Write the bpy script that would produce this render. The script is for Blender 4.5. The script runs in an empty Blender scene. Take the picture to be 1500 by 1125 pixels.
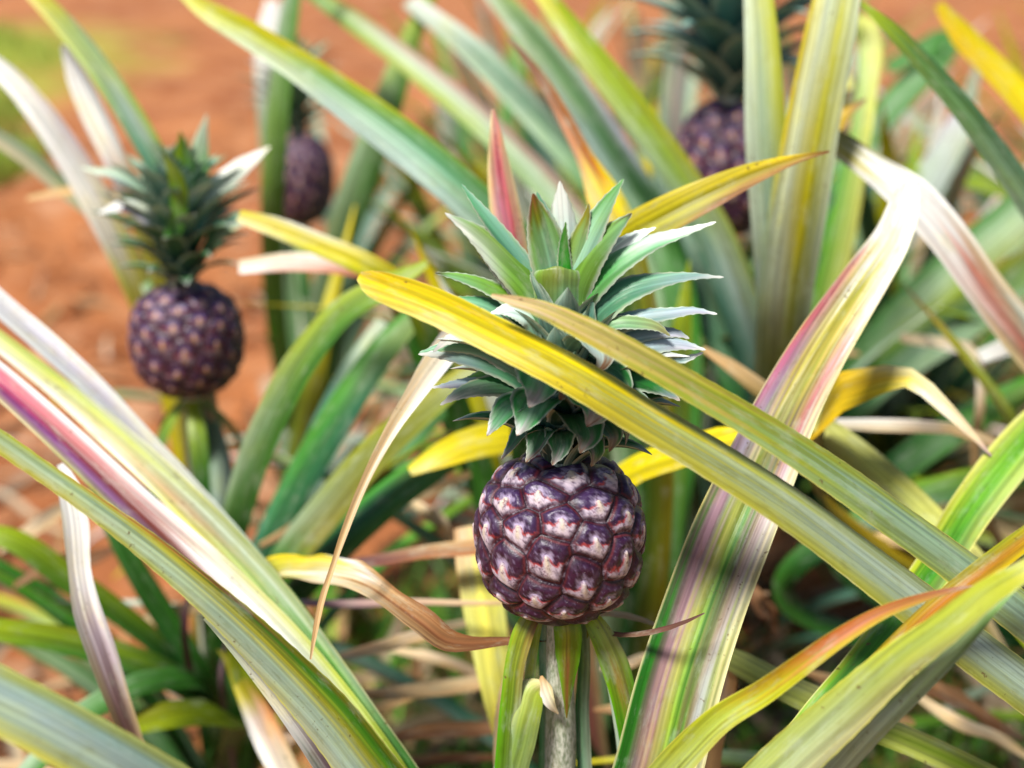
import bpy, math, random
import numpy as np
from mathutils import Vector
random.seed(7); rng = np.random.default_rng(7)
C = bpy.context.scene.collection

# ------------------------------------------------------------------ camera
CAMZ, PITCH, FPX = 0.95, math.radians(20), 2098.0
cp, sp_ = math.cos(PITCH), math.sin(PITCH)
CAM = np.array([0, 0, CAMZ])
VIEW = np.array([0, cp, -sp_]); UPV = np.array([0, sp_, cp]); RIGHT = np.array([1., 0, 0])
UP = np.array([0, 0, 1.])
def P(px, py, d):
    return CAM + VIEW*d + RIGHT*((px-750)/FPX*d) - UPV*((py-562.5)/FPX*d)
def proj(p):
    q = np.asarray(p)-CAM; d = q@VIEW
    return 750+(q@RIGHT)/d*FPX, 562.5-(q@UPV)/d*FPX, d
cam = bpy.data.cameras.new('camera'); co = bpy.data.objects.new('camera', cam); C.objects.link(co)
co.location = CAM; co.rotation_euler = (math.radians(90)-PITCH, 0, 0)
cam.sensor_width = 36; cam.lens = FPX/1500*36; cam.clip_start = .02; cam.clip_end = 2000
cam.dof.use_dof = True; cam.dof.focus_distance = .725; cam.dof.aperture_fstop = 3.9; cam.dof.aperture_blades = 0
bpy.context.scene.camera = co

# ------------------------------------------------------------------ light
SUN_EL, SUN_AZ = math.radians(56), math.radians(-142)      # azimuth measured from +Y towards +X: over the photographer's left shoulder
w = bpy.data.worlds.new('World'); bpy.context.scene.world = w; w.use_nodes = True
nt = w.node_tree; bg = nt.nodes['Background']; sky = nt.nodes.new('ShaderNodeTexSky')
sky.sky_type = 'NISHITA'; sky.sun_disc = False; sky.sun_elevation = SUN_EL; sky.sun_rotation = SUN_AZ
sky.air_density = 1.0; sky.dust_density = .8; sky.ozone_density = 1.
nt.links.new(sky.outputs[0], bg.inputs[0]); bg.inputs[1].default_value = .115
L = bpy.data.lights.new('sun', 'SUN'); L.energy = 6.6; L.angle = math.radians(12); L.color = (1, .975, .93)
lo = bpy.data.objects.new('sun', L); C.objects.link(lo)
sd = Vector((math.sin(SUN_AZ)*math.cos(SUN_EL), math.cos(SUN_AZ)*math.cos(SUN_EL), math.sin(SUN_EL)))
lo.rotation_euler = (-sd).to_track_quat('-Z', 'Y').to_euler()
vs = bpy.context.scene.view_settings; vs.view_transform = 'Standard'; vs.look = 'None'; vs.exposure = 0

# ------------------------------------------------------------------ materials
class NB:
    def __init__(s, name):
        s.m = bpy.data.materials.new(name); s.m.use_nodes = True; s.t = s.m.node_tree; s.t.nodes.clear()
    def n(s, typ, ins=None, **kw):
        o = s.t.nodes.new(typ)
        for k, v in kw.items(): setattr(o, k, v)
        for k, v in (ins or {}).items():
            if isinstance(v, bpy.types.NodeSocket): s.t.links.new(v, o.inputs[k])
            else: o.inputs[k].default_value = v
        return o
    def math(s, op, a, b=0., c=0.): return s.n('ShaderNodeMath', {0: a, 1: b, 2: c}, operation=op).outputs[0]
    def ramp(s, f, lo, hi, a=0., b=1.):
        return s.n('ShaderNodeMapRange', {'Value': f, 'From Min': lo, 'From Max': hi, 'To Min': a, 'To Max': b}, interpolation_type='SMOOTHSTEP').outputs[0]
    def mix(s, f, a, b, bt='MIX'):
        o = s.n('ShaderNodeMix', None, data_type='RGBA', blend_type=bt)
        for i, v in ((0, f), (6, a), (7, b)):
            if isinstance(v, bpy.types.NodeSocket): s.t.links.new(v, o.inputs[i])
            else: o.inputs[i].default_value = v
        return o.outputs[2]
    def noise(s, vec, scale, detail=3., rough=.55):
        return s.n('ShaderNodeTexNoise', {'Vector': vec, 'Scale': scale, 'Detail': detail, 'Roughness': rough}).outputs[0]

def leaf_material(name, trans=.2, rough=.42, spots=1., fibre=.46):
    b = NB(name)
    col = b.n('ShaderNodeAttribute', attribute_name='col').outputs['Color']
    luv = b.n('ShaderNodeAttribute', attribute_name='luv').outputs['Vector']
    info = b.n('ShaderNodeObjectInfo').outputs['Random']
    off = b.n('ShaderNodeCombineXYZ', {0: b.math('MULTIPLY', info, 37.), 1: 0., 2: b.math('MULTIPLY', info, 11.)}).outputs[0]
    v = b.n('ShaderNodeVectorMath', {0: luv, 1: off}, operation='ADD').outputs[0]
    st = b.n('ShaderNodeVectorMath', {0: v, 1: (6., 900., 1.)}, operation='MULTIPLY').outputs[0]
    st2 = b.n('ShaderNodeVectorMath', {0: v, 1: (10., 220., 1.)}, operation='MULTIPLY').outputs[0]
    bl = b.n('ShaderNodeVectorMath', {0: v, 1: (18., 60., 1.)}, operation='MULTIPLY').outputs[0]
    f1 = b.noise(st, 1., 2.); f2 = b.noise(st2, 1., 3.); f3 = b.noise(bl, 1., 5., .65)
    k = b.math('ADD', b.math('MULTIPLY', f1, fibre*1.2), b.math('MULTIPLY', f2, fibre*1.3))
    k = b.math('ADD', k, 1-fibre*1.25)
    st3 = b.n('ShaderNodeVectorMath', {0: v, 1: (4., 430., 1.)}, operation='MULTIPLY').outputs[0]
    f0 = b.noise(st3, 1., 1., .4)
    k = b.math('MULTIPLY', k, b.ramp(f0, .40, .60, .80, 1.16))
    c1 = b.mix(1., col, b.n('ShaderNodeCombineColor', {0: k, 1: k, 2: k}).outputs[0], 'MULTIPLY')
    # olive and yellow blotching, scurf bloom
    c2 = b.mix(b.ramp(f3, .5, .72, 0., .5), c1, b.mix(1., c1, (1.25, 1.12, .5, 1), 'MULTIPLY'))
    f4 = b.noise(bl, 2.3, 6., .7)
    c3 = b.mix(b.ramp(f4, .5, .7, 0., .28), c2, (.50, .56, .42, 1))
    f5 = b.noise(b.n('ShaderNodeVectorMath', {0: v, 1: (300., 330., 1.)}, operation='MULTIPLY').outputs[0], 1., 3., .6)
    f6 = b.noise(bl, .9, 2.)
    sp = b.math('MULTIPLY', b.ramp(f5, .62, .72, 0., .85*spots), b.ramp(f6, .50, .62, 0., 1.))
    f7 = b.noise(b.n('ShaderNodeVectorMath', {0: v, 1: (70., 260., 1.)}, operation='MULTIPLY').outputs[0], 1., 5., .7)
    c3 = b.mix(b.ramp(f7, .52, .68, 0., .35*min(1, spots)), c3, b.mix(1., c3, (.62, .55, .28, 1), 'MULTIPLY'))
    c4 = b.mix(sp, c3, (.12, .065, .02, 1))
    bump = b.n('ShaderNodeBump', {'Height': b.math('ADD', f1, b.math('MULTIPLY', f2, 1.4)), 'Strength': .35, 'Distance': .0006}).outputs[0]
    pr = b.n('ShaderNodeBsdfPrincipled', {'Base Color': c4, 'Normal': bump,
             'Roughness': b.math('ADD', b.math('MULTIPLY', f2, .25), rough-.1), 'Specular IOR Level': .36})
    tr = b.n('ShaderNodeBsdfTranslucent', {'Color': b.mix(1., c4, (1.15, 1.1, .6, 1), 'MULTIPLY')})
    mx = b.n('ShaderNodeMixShader', {0: trans, 1: pr.outputs[0], 2: tr.outputs[0]})
    b.n('ShaderNodeOutputMaterial', {0: mx.outputs[0]})
    return b.m
M_LEAF = leaf_material('pineapple_leaf')
M_CROWN = leaf_material('crown_leaf_skin', trans=.15, rough=.38, spots=.25, fibre=.22)
M_DRY = leaf_material('dry_leaf_fibre', trans=.2, rough=.75, spots=.5, fibre=.5)

def fruit_material():
    b = NB('fruit_skin')
    col = b.n('ShaderNodeAttribute', attribute_name='col').outputs['Color']
    rg = b.n('ShaderNodeAttribute', attribute_name='rgh').outputs['Fac']
    g = b.n('ShaderNodeNewGeometry').outputs['Position']
    n1 = b.noise(g, 420., 4., .7); n2 = b.noise(g, 1300., 3., .7)
    gl = b.n('ShaderNodeTexCoord').outputs['Object']
    bloom = b.noise(gl, 170., 5., .7)
    c = b.mix(b.math('MULTIPLY', b.ramp(bloom, .45, .66, 0., .42), rg), col, (.50, .42, .50, 1))
    c = b.mix(b.ramp(n1, .52, .66, 0., .75), c, b.mix(1., c, (.25, .12, .2, 1), 'MULTIPLY'))
    c = b.mix(b.ramp(n2, .66, .75, 0., .5), c, (.62, .56, .6, 1))
    bump = b.n('ShaderNodeBump', {'Height': b.math('ADD', n1, b.math('MULTIPLY', n2, .4)), 'Strength': .45, 'Distance': .0006}).outputs[0]
    pr = b.n('ShaderNodeBsdfPrincipled', {'Base Color': c, 'Normal': bump, 'Roughness': b.math('ADD', b.math('MULTIPLY', rg, .4), .33),
             'Specular IOR Level': .45})
    b.n('ShaderNodeOutputMaterial', {0: pr.outputs[0]})
    return b.m
M_FRUIT = fruit_material()

def stem_material():
    b = NB('stem_scurf')
    g = b.n('ShaderNodeTexCoord').outputs['Object']
    s = b.n('ShaderNodeVectorMath', {0: g, 1: (1., 1., .25)}, operation='MULTIPLY').outputs[0]
    n1 = b.noise(s, 900., 3., .7); n2 = b.noise(s, 90., 4.); n3 = b.noise(g, 35., 3.)
    c = b.mix(b.ramp(n1, .35, .65), (.20, .24, .14, 1), (.62, .62, .50, 1))
    c = b.mix(b.ramp(n2, .5, .7, 0., .5), c, (.34, .27, .17, 1))
    c = b.mix(b.ramp(n3, .45, .7, 0., .4), c, (.30, .38, .14, 1))
    bump = b.n('ShaderNodeBump', {'Height': n1, 'Strength': .5, 'Distance': .0005}).outputs[0]
    pr = b.n('ShaderNodeBsdfPrincipled', {'Base Color': c, 'Normal': bump, 'Roughness': .75})
    b.n('ShaderNodeOutputMaterial', {0: pr.outputs[0]})
    return b.m
M_STEM = stem_material()

def soil_material():
    b = NB('red_soil')
    g = b.n('ShaderNodeNewGeometry').outputs['Position']
    a = b.noise(g, 1.3, 5.); n2 = b.noise(g, 11., 6., .65); n3 = b.noise(g, 70., 5., .7)
    c = b.mix(b.ramp(a, .35, .65), (.46, .165, .052, 1), (.29, .088, .028, 1))
    c = b.mix(b.ramp(n2, .48, .68, 0., .75), c, (.52, .27, .135, 1))
    c = b.mix(b.ramp(n2, .30, .46, .75, 0.), c, (.20, .07, .03, 1))
    c = b.mix(b.ramp(n3, .55, .75, 0., .5), c, (.48, .27, .17, 1))
    n4 = b.noise(g, 3.4, 6., .7)
    c = b.mix(b.ramp(n4, .50, .62, 0., .7), c, (.27, .095, .035, 1))  # uneven soil tone, with darker patches of shade painted into it
    c = b.mix(b.ramp(n4, .34, .46, .55, 0.), c, (.56, .33, .19, 1))
    # grassy verge far off, by real place on the ground
    sx = b.n('ShaderNodeSeparateXYZ', {0: g})
    dx = b.math('DIVIDE', b.math('ADD', sx.outputs[0], 2.9), 1.0); dy = b.math('DIVIDE', b.math('ADD', sx.outputs[1], -7.2), 2.0)
    r = b.math('ADD', b.math('MULTIPLY', dx, dx), b.math('MULTIPLY', dy, dy))
    r = b.math('ADD', r, b.math('MULTIPLY', b.noise(g, 2.2, 5.), 2.6))
    c = b.mix(b.ramp(r, 1.0, 3.0, .8, 0.), c, (.36, .42, .05, 1))
    bump = b.n('ShaderNodeBump', {'Height': b.math('ADD', n2, b.math('MULTIPLY', n3, .3)), 'Strength': .9, 'Distance': .02}).outputs[0]
    pr = b.n('ShaderNodeBsdfPrincipled', {'Base Color': c, 'Normal': bump, 'Roughness': .95, 'Specular IOR Level': .2})
    b.n('ShaderNodeOutputMaterial', {0: pr.outputs[0]})
    return b.m
M_SOIL = soil_material()

# ------------------------------------------------------------------ mesh helpers
def mesh_obj(name, V, F, mat, parent=None, col=None, luv=None, rgh=None, sharp=None, smooth=True):
    me = bpy.data.meshes.new(name)
    V = np.asarray(V, dtype=np.float32); F = np.asarray(F, dtype=np.int32)
    k = F.shape[1]
    me.vertices.add(len(V)); me.vertices.foreach_set('co', V.ravel())
    me.loops.add(F.size); me.loops.foreach_set('vertex_index', F.ravel())
    me.polygons.add(len(F)); me.polygons.foreach_set('loop_start', np.arange(0, F.size, k, dtype=np.int32))
    me.polygons.foreach_set('loop_total', np.full(len(F), k, dtype=np.int32))
    if smooth: me.polygons.foreach_set('use_smooth', np.ones(len(F), dtype=bool))
    me.update(calc_edges=True)
    if col is not None:
        a = me.attributes.new('col', 'FLOAT_COLOR', 'POINT')
        c4 = np.ones((len(V), 4), dtype=np.float32); c4[:, :3] = col; a.data.foreach_set('color', c4.ravel())
    if luv is not None:
        a = me.attributes.new('luv', 'FLOAT_VECTOR', 'POINT'); a.data.foreach_set('vector', np.asarray(luv, dtype=np.float32).ravel())
    if rgh is not None:
        a = me.attributes.new('rgh', 'FLOAT', 'POINT'); a.data.foreach_set('value', np.asarray(rgh, dtype=np.float32))
    if sharp is not None:
        ev = np.empty(len(me.edges)*2, dtype=np.int32); me.edges.foreach_get('vertices', ev); ev = ev.reshape(-1, 2)
        a = me.attributes.new('sharp_edge', 'BOOLEAN', 'EDGE'); a.data.foreach_set('value', sharp[ev[:, 0]] & sharp[ev[:, 1]])
    me.materials.append(mat)
    o = bpy.data.objects.new(name, me); C.objects.link(o)
    if parent is not None:
        o.parent = parent
        # meshes are written in world coordinates: undo the plant's own offset
        r = parent
        off = Vector((0, 0, 0))
        while r is not None: off += r.location; r = r.parent
        me.transform(__import__('mathutils').Matrix.Translation(-off))
    return o

def unit(v): return v/np.maximum(np.linalg.norm(v, axis=-1, keepdims=True), 1e-9)
def spline(pts, n, *chan):
    pts = np.asarray(pts, float)
    seg = np.maximum(np.linalg.norm(np.diff(pts, axis=0), axis=1), 1e-6)
    t = np.concatenate([[0], np.cumsum(seg)])
    def slopes(y):
        y = np.asarray(y, float)
        if y.ndim == 1: y = y[:, None]
        d = np.diff(y, axis=0)/np.diff(t)[:, None]
        m = np.zeros_like(y); m[0] = d[0]; m[-1] = d[-1]
        h = np.diff(t)[:, None]
        if len(t) > 2: m[1:-1] = (d[:-1]*h[1:]+d[1:]*h[:-1])/(h[1:]+h[:-1])
        return y, m
    tt = np.linspace(0, t[-1], n)
    i = np.clip(np.searchsorted(t, tt, side='right')-1, 0, len(t)-2)
    h = (t[i+1]-t[i])[:, None]; s = ((tt-t[i])/(t[i+1]-t[i]))[:, None]
    out = []
    for y in (pts,)+chan:
        y, m = slopes(y)
        out.append((2*s**3-3*s**2+1)*y[i]+(s**3-2*s**2+s)*h*m[i]+(-2*s**3+3*s**2)*y[i+1]+(s**3-s**2)*h*m[i+1])
    return [out[0]]+[o[:, 0] if o.shape[1] == 1 else o for o in out[1:]]+[tt]

def colgrid(rows, T, S, r=None, sj=0., tj=0.):
    """rows: list of (t, [colours across]); colour at (T along, S across 0..1), each fibre running a little further or
    shorter than its neighbour"""
    n = len(S)
    S2 = S; T2 = np.repeat(T[:, None], n, 1)
    if r is not None:
        S2 = np.clip(S+r.normal(0, sj, n), 0, 1); a = r.normal(0, tj, n); b = np.interp(np.arange(n), np.arange(0, n+4, 4), r.normal(0, tj*1.3, len(np.arange(0, n+4, 4))))
        T2 = T2+(a+b)[None]*np.clip(T*(1-T)*8, 0, 1)[:, None]
    ts = np.array([q[0] for q in rows]); out = np.zeros((len(rows), n, 3))
    for j, (_, cs) in enumerate(rows):
        cs = np.array([c[:3] for c in cs], float)
        if len(cs) == 1: out[j] = cs[0]; continue
        x = np.linspace(0, 1, len(cs))
        for c in range(3): out[j, :, c] = np.interp(S2, x, cs[:, c])
    if len(ts) == 1: return np.broadcast_to(out[0], T2.shape+(3,)).copy()
    J = np.clip(np.searchsorted(ts, T2)-1, 0, len(ts)-2)
    f = np.clip((T2-ts[J])/(ts[J+1]-ts[J]), 0, 1); f = (f*f*(3-2*f))[..., None]
    k = np.arange(n)[None]
    return out[J, k]*(1-f)+out[J+1, k]*f

SAT, GAM = 1.10, 1.36
SILV = np.array([.42, .50, .40])
def ribbon_data(pts, wid, rows, ref=None, k=.45, ch=-.16, vee=0., twist=None, nl=None, na=9, thick=.0013,
                edge=None, edge_w=.06, wave=.03, under=.4, ucol=None, comp=True, seed=None, serr=0., span=(0, 1), side=None):
    """thin closed blade along pts; wid in metres; rows colours along (0 = first point) and across"""
    r = np.random.default_rng(seed if seed is not None else int(abs(pts[0][0]*7919+pts[-1][2]*104729)*1000) % 2**31)
    pts = np.asarray(pts, float)
    tw = np.zeros(len(pts)) if twist is None else np.asarray(twist, float)
    length = np.linalg.norm(np.diff(pts, axis=0), axis=1).sum()
    if nl is None: nl = int(np.clip(length/.004, 24, 110))
    if nl >= 90: na = max(na, 33)
    elif nl >= 50: na = max(na, 17)
    p, W, TW, tt = spline(pts, nl, np.asarray(wid, float), tw)
    W = np.maximum(W, .0004)
    Tn = unit(np.gradient(p, axis=0))
    toc = unit(CAM-p)
    R = toc*(1-k)+UP*k if ref is None else np.broadcast_to(np.asarray(ref, float), p.shape)
    N = R-(R*Tn).sum(1, keepdims=True)*Tn; N = unit(N)
    for _ in range(6): N[1:-1] = (N[:-2]+2*N[1:-1]+N[2:])/4
    N = unit(N-(N*Tn).sum(1, keepdims=True)*Tn)
    if comp:
        vv = toc-(toc*Tn).sum(1, keepdims=True)*Tn; vv = unit(vv)
        W = W/np.maximum(np.abs((N*vv).sum(1)), .6)
    if side is not None:
        sv = np.asarray(side, float); S = unit(sv-(Tn@sv)[:, None]*Tn); N = np.cross(S, Tn)
    S = np.cross(Tn, N)
    a = np.radians(TW)[:, None]
    N2 = N*np.cos(a)+S*np.sin(a); S2 = S*np.cos(a)-N*np.sin(a); N, S = N2, S2
    # image order: first colour on the upper edge of flat blades, on the left edge of steep ones
    x0, y0, _ = proj(pts[span[0]]); x1, y1, _ = proj(pts[len(pts)-1-(1-span[1])])
    m = nl//2; xa, ya, _ = proj(p[m]-S[m]*.001); xb, yb, _ = proj(p[m]+S[m]*.001)
    flip = (ya > yb) if abs(x1-x0) > abs(y1-y0) else (xa > xb)
    s = np.linspace(-1, 1, na)
    hw = W/2
    cc = ch*(s**2) + vee*np.abs(s)
    T01 = tt/tt[-1]
    cum = np.concatenate([[0], np.cumsum(np.linalg.norm(np.diff(pts, axis=0), axis=1))])/length
    a0 = cum[span[0]]; a1 = cum[len(pts)-1-(1-span[1])]
    TR = np.clip((T01-a0)/max(a1-a0, 1e-6), 0, 1)
    wv = wave*np.sin(T01*length*40+r.uniform(0, 6))[:, None]*(s[None]**3)+wave*.7*np.sin(T01*length*90+r.uniform(0, 6))[:, None]*s[None]**2
    jit = 1+.03*np.interp(T01, np.linspace(0, 1, 14), r.uniform(-1, 1, 14))
    hw = hw*jit
    top = p[:, None]+S[:, None]*(hw[:, None]*s[None])[..., None]+N[:, None]*((cc[None]+wv)*hw[:, None])[..., None]
    if serr:
        saw = (np.arange(nl) % 3 == 0)*serr
        top[:, 0] -= S*saw[:, None]; top[:, -1] += S*saw[:, None]
    th = thick*np.minimum(1, hw/.004)[:, None]*(1-s[None]**2)**.5
    bot = top-N[:, None]*th[..., None]
    ring = np.concatenate([top, bot[:, 1:-1][:, ::-1]], axis=1); K = ring.shape[1]
    sc = (s+1)/2
    if flip: sc = 1-sc
    col = colgrid(rows, TR, sc, r, .028, .035)
    lum = col.mean(-1, keepdims=True); col = np.clip(lum+(col-lum)*SAT, .010, .86)**GAM*1.04
    if edge is not None:
        e = np.clip((np.abs(s)-(1-edge_w*2))/(edge_w*2), 0, 1)[None, :, None]
        col = col*(1-e)+np.array(edge)[None, None]*e
    cb = col[:, 1:-1][:, ::-1]*(1-under)+(SILV if ucol is None else np.array(ucol))*under*np.clip(col[:, 1:-1][:, ::-1].mean(-1, keepdims=True)*2.6, .3, 1.3)
    colr = np.concatenate([col, cb], axis=1)
    lu = np.zeros((nl, K, 3)); lu[..., 0] = tt[:, None]
    vtop = s[None]*hw[:, None]; lu[:, :na, 1] = vtop; lu[:, na:, 1] = vtop[:, 1:-1][:, ::-1]; lu[:, na:, 2] = 3.
    i = np.arange(nl-1)[:, None]*K; j = np.arange(K)[None]; j2 = (j+1) % K
    F = np.stack([i+j, i+j2, i+K+j2, i+K+j], -1).reshape(-1, 4)
    sh = np.zeros((nl, K), bool); sh[:, 0] = True; sh[:, na-1] = True
    if abs(vee) > .05 and na % 2: sh[:, na//2] = True
    return ring.reshape(-1, 3), F, colr.reshape(-1, 3), lu.reshape(-1, 3), sh.ravel()

def leaf_obj(name, parent, pts, wid, rows, mat=None, label=None, **kw):
    V, F, col, lu, sh = ribbon_data(pts, wid, rows, **kw)
    o = mesh_obj(name, V, F, mat or M_LEAF, parent, col, lu, sharp=sh)
    if label: o['label'] = label
    return o

def plant(label, base, name='pineapple_plant', group=None, category='pineapple plant'):
    o = bpy.data.objects.new(name, None); C.objects.link(o); o.location = base
    o['label'] = label; o['category'] = category
    if group: o['group'] = group
    o.empty_display_size = .1
    return o

# ------------------------------------------------------------------ palette (albedo)
G_DK = (.035, .13, .035); G_MID = (.10, .26, .06); G_BR = (.12, .33, .05); G_YEL = (.36, .44, .05); TEAL = (.09, .25, .17)
SIL = (.38, .47, .33); SILB = (.42, .50, .45); SILL = (.56, .62, .50); YEL = (.66, .57, .04); YELO = (.68, .50, .03); OLV = (.30, .28, .04)
CREAM = (.72, .66, .42); WHITE = (.80, .79, .76); PINK = (.58, .17, .22); MAUV = (.40, .28, .31); LILAC = (.52, .48, .56)
BRN = (.26, .13, .06); TAN = (.58, .42, .24); STRAW = (.66, .55, .38); ORNG = (.48, .20, .03); RUST = (.36, .14, .06); PALY = (.62, .62, .24)
PURP = (.17, .08, .11)

# ------------------------------------------------------------------ places of the plants
DM = .745                                       # view depth of the main fruit
FC = P(820, 784, DM)                            # main fruit centre
def ground_xy(px, py_fruit, d): q = P(px, py_fruit, d); return np.array([q[0], q[1], 0.])
A_B = ground_xy(822, 784, DM)
C_B = ground_xy(276, 500, 1.15)
D_B = ground_xy(432, 262, 1.75)
E_B = ground_xy(1060, 200, 1.38)
K_B = ground_xy(930, 600, 1.12)
B_B = np.array([.52, .86, 0.]); J_B = np.array([.78, 1.25, 0.]); G_B = np.array([.50, 1.75, 0])
H_B = np.array([-.66, 1.02, 0.])
pA = plant('pineapple plant with the sharp purple fruit and spiky green crown in front', A_B)
pB = plant('plant sending two long yellow-green leaves across the front crown from the lower right', B_B)
pC = plant('pineapple plant with the round purple fruit on the left, blurred behind the pale leaves', C_B)
pD = plant('distant plant with small dark purple fruit behind an upright green leaf', D_B)
pE = plant('plant with upright striped leaves hiding half of its purple fruit at top right', E_B)
pK = plant('fruitless plant just behind the front crown with long leaves reaching up to the left', K_B)
pJ = plant('fruitless plant at the right edge with a slim grey-green leaf arching across red soil', J_B)
pG = plant('fruitless plant of broad dark green leaves behind the white bent leaf', G_B)
pH = plant('fruitless plant at the left edge with a white hanging dead blade', H_B)

def base_pt(B, toward, z=.16, r=.03):
    v = np.asarray(toward)[:2]-B[:2]; v = v/max(np.linalg.norm(v), 1e-6)
    return np.array([B[0]+v[0]*r, B[1]+v[1]*r, z])
def T(pl, B, tr, rows, base='end', z=.16, mat=None, label=None, name='leaf', **kw):
    """traced blade: tr = [(px, py, width_px, depth)]; its foot is carried on to the plant's heart"""
    pts = [P(a, b, d) for a, b, w_, d in tr]; wid = [w_/FPX*d for a, b, w_, d in tr]
    if B is not None:
        kw['span'] = (0, 0) if base == 'end' else (1, 1)
        if base == 'end':
            pts.append(base_pt(B, pts[-1], z)); wid.append(wid[-1]*.95)
        else:
            pts.insert(0, base_pt(B, pts[0], z)); wid.insert(0, wid[0]*.95)
        x0, y0, w0, _ = tr[0]
        if base == 'end' and w0 > 12 and not (-5 < x0 < 1505 and -5 < y0 < 1130):      # the tip lies outside the frame: run it out
            dv = unit(pts[0]-pts[1]); dv2 = unit(dv-UP*.25)
            pts = [pts[0]+dv*.07+dv2*.08, pts[0]+dv*.07]+pts; wid = [.0005, wid[0]*.62]+wid; kw['span'] = (2, 0)
            if 'twist' in kw: kw['twist'] = [kw['twist'][0]]*2+list(kw['twist'])
    return leaf_obj(name, pl, pts, wid, rows, mat=mat, label=label, **kw)

# ================================================================== the main fruit
def fruit(name, parent, cen, rx, rz, n_eyes=62, phase=0., nu=640, nv=380, k0=0., ripe=0., div=137.72):
    th = np.linspace(0, 2*math.pi, nu, endpoint=False); ph = np.linspace(0.0, math.pi, nv)
    TH, PH = np.meshgrid(th, ph)
    e = .82                                                     # squarish barrel
    cz = np.sign(np.cos(PH))*np.abs(np.cos(PH))**e; cr = np.abs(np.sin(PH))**e
    base = np.stack([cr*np.sin(TH), -cr*np.cos(TH), cz], -1)    # TH = 0 faces the camera, positive to the right
    kk = np.arange(n_eyes+6)
    zc = 1-2*(kk+.5+k0)/(n_eyes); ok = (zc > -1.02) & (zc < 1.0); kk = kk[ok]; zc = np.clip(zc[ok], -1, 1)
    ga = math.radians(div)
    ta = kk*ga+phase
    pz = zc; pr = np.sqrt(np.clip(1-pz**2, 0, 1))
    cpnt = np.stack([pr*np.sin(ta), -pr*np.cos(ta), pz], -1)
    nb = unit(np.stack([np.sin(PH)*np.sin(TH), -np.sin(PH)*np.cos(TH), np.cos(PH)], -1)).reshape(-1, 3)
    # warp a little so the cells are irregular
    nb2 = nb+.02*np.stack([np.sin(nb[:, 2]*11+nb[:, 0]*7), np.sin(nb[:, 0]*13+2), np.sin(nb[:, 1]*9+nb[:, 0]*5)], -1)
    rr = np.random.default_rng(5); cpnt = unit(cpnt+rr.normal(0, .014, cpnt.shape))
    D = np.linalg.norm(nb2[:, None]-cpnt[None], axis=2) if len(nb2)*len(cpnt) < 2.5e7 else None
    idx = np.argpartition(D, 2, axis=1)[:, :3]; dd = np.take_along_axis(D, idx, 1); o = np.argsort(dd, 1)
    idx = np.take_along_axis(idx, o, 1); dd = np.take_along_axis(dd, o, 1)
    c1 = cpnt[idx[:, 0]]
    edge = (dd[:, 1]**2-dd[:, 0]**2)/np.maximum(np.linalg.norm(cpnt[idx[:, 1]]-c1, axis=1), 1e-6)/2  # distance to the cell wall
    R = math.sqrt(4*math.pi/n_eyes/math.pi)                     # mean cell radius ~.25
    east = unit(np.cross(UP[None], c1+1e-6)); north = np.cross(c1, east)
    dv = nb2-c1; u = (dv*east).sum(1)/R; v = (dv*north).sum(1)/R
    w_ = edge/R
    sm = lambda x, a, b: (lambda q: q*q*(3-2*q))(np.clip((x-a)/(b-a), 0, 1))
    cid = idx[:, 0]; rnd = rr.uniform(0, 1, len(cpnt))[cid]; rnd2 = rr.uniform(-1, 1, len(cpnt))[cid]
    nz = .06*np.sin(u*17+rnd*20)+.05*np.sin(v*23+u*9+rnd*30)+.03*np.sin(u*41+v*31)
    # moustache line dividing hood (above) from bract (below)
    mous = -.24+.16*np.abs(u)**1.5+.44*np.exp(-(u/.19)**2)+.04*rnd2+nz*.6
    below = sm(mous-v, -.02, .07)
    rad = np.sqrt((u*1.0)**2+((v-.02)*1.08)**2)
    groove = sm(w_, -.06, .34)
    radh = np.sqrt((u*.95)**2+((v-.12)*1.25)**2); hood = np.exp(-((radh-.50)/.25)**2)*sm(v, -.35, .12)
    H = groove*.72 + .50*hood*(1-below) - .16*np.exp(-(rad/.25)**2)*(1-below)
    bract = below*(.16+.28*sm(v, -.9, -.1)*np.exp(-(u/.5)**2))
    tip = np.exp(-(u/.13)**2)*sm(v, -.55, 0.02)*(1-sm(v, .10, .22))*.34
    H = H+bract*groove+tip+nz*.06
    line = np.exp(-((mous-v-.0)/.055)**2)*sm(np.abs(u), .05, .2)
    H += .10*line*groove
    H = H-.62*sm(radh*.92, .72, 1.25)*(1-below*.4)
    H -= .55
    amp = R*.29
    Pp = base.reshape(-1, 3)*(1-amp*.45)+nb*(amp*H)[:, None]*.62
    Vv = cen+Pp*np.array([rx, rx, rz])/(1-amp*.22)
    # colours
    deep = np.array([.014, .002, .010]); purple = np.array([.030, .004, .022]); blue = np.array([.045, .026, .10])
    grey = np.array([.46, .37, .42])*(1-ripe)+np.array([.14, .08, .12])*ripe; cream = np.array([.62, .52, .38])*(1-ripe)+np.array([.62, .34, .10])*ripe; red = np.array([.30, .03, .025]); lil = np.array([.36, .29, .42])*(1-ripe)+np.array([.15, .10, .24])*ripe
    def mixc(a, b, f): return a*(1-f[:, None])+b*f[:, None]
    c = np.broadcast_to(purple, nb.shape).copy()
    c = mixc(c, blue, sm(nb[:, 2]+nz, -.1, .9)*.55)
    c = mixc(c, lil, np.clip(np.exp(-(radh/.32)**2)*1.5-.2+nz*3.2, 0, 1)*.95*(1-below))
    c = mixc(c, grey, below*np.clip(.84+nz*4.5, 0, 1)*sm(w_, .09, .30))
    c = mixc(c, cream, np.clip(np.exp(-(u/(.11+.22*np.clip(-v-.05, 0, .6)))**2)*sm(v, -.75, -.15)*(1-sm(v, .08, .2))*.95, 0, 1))
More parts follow.
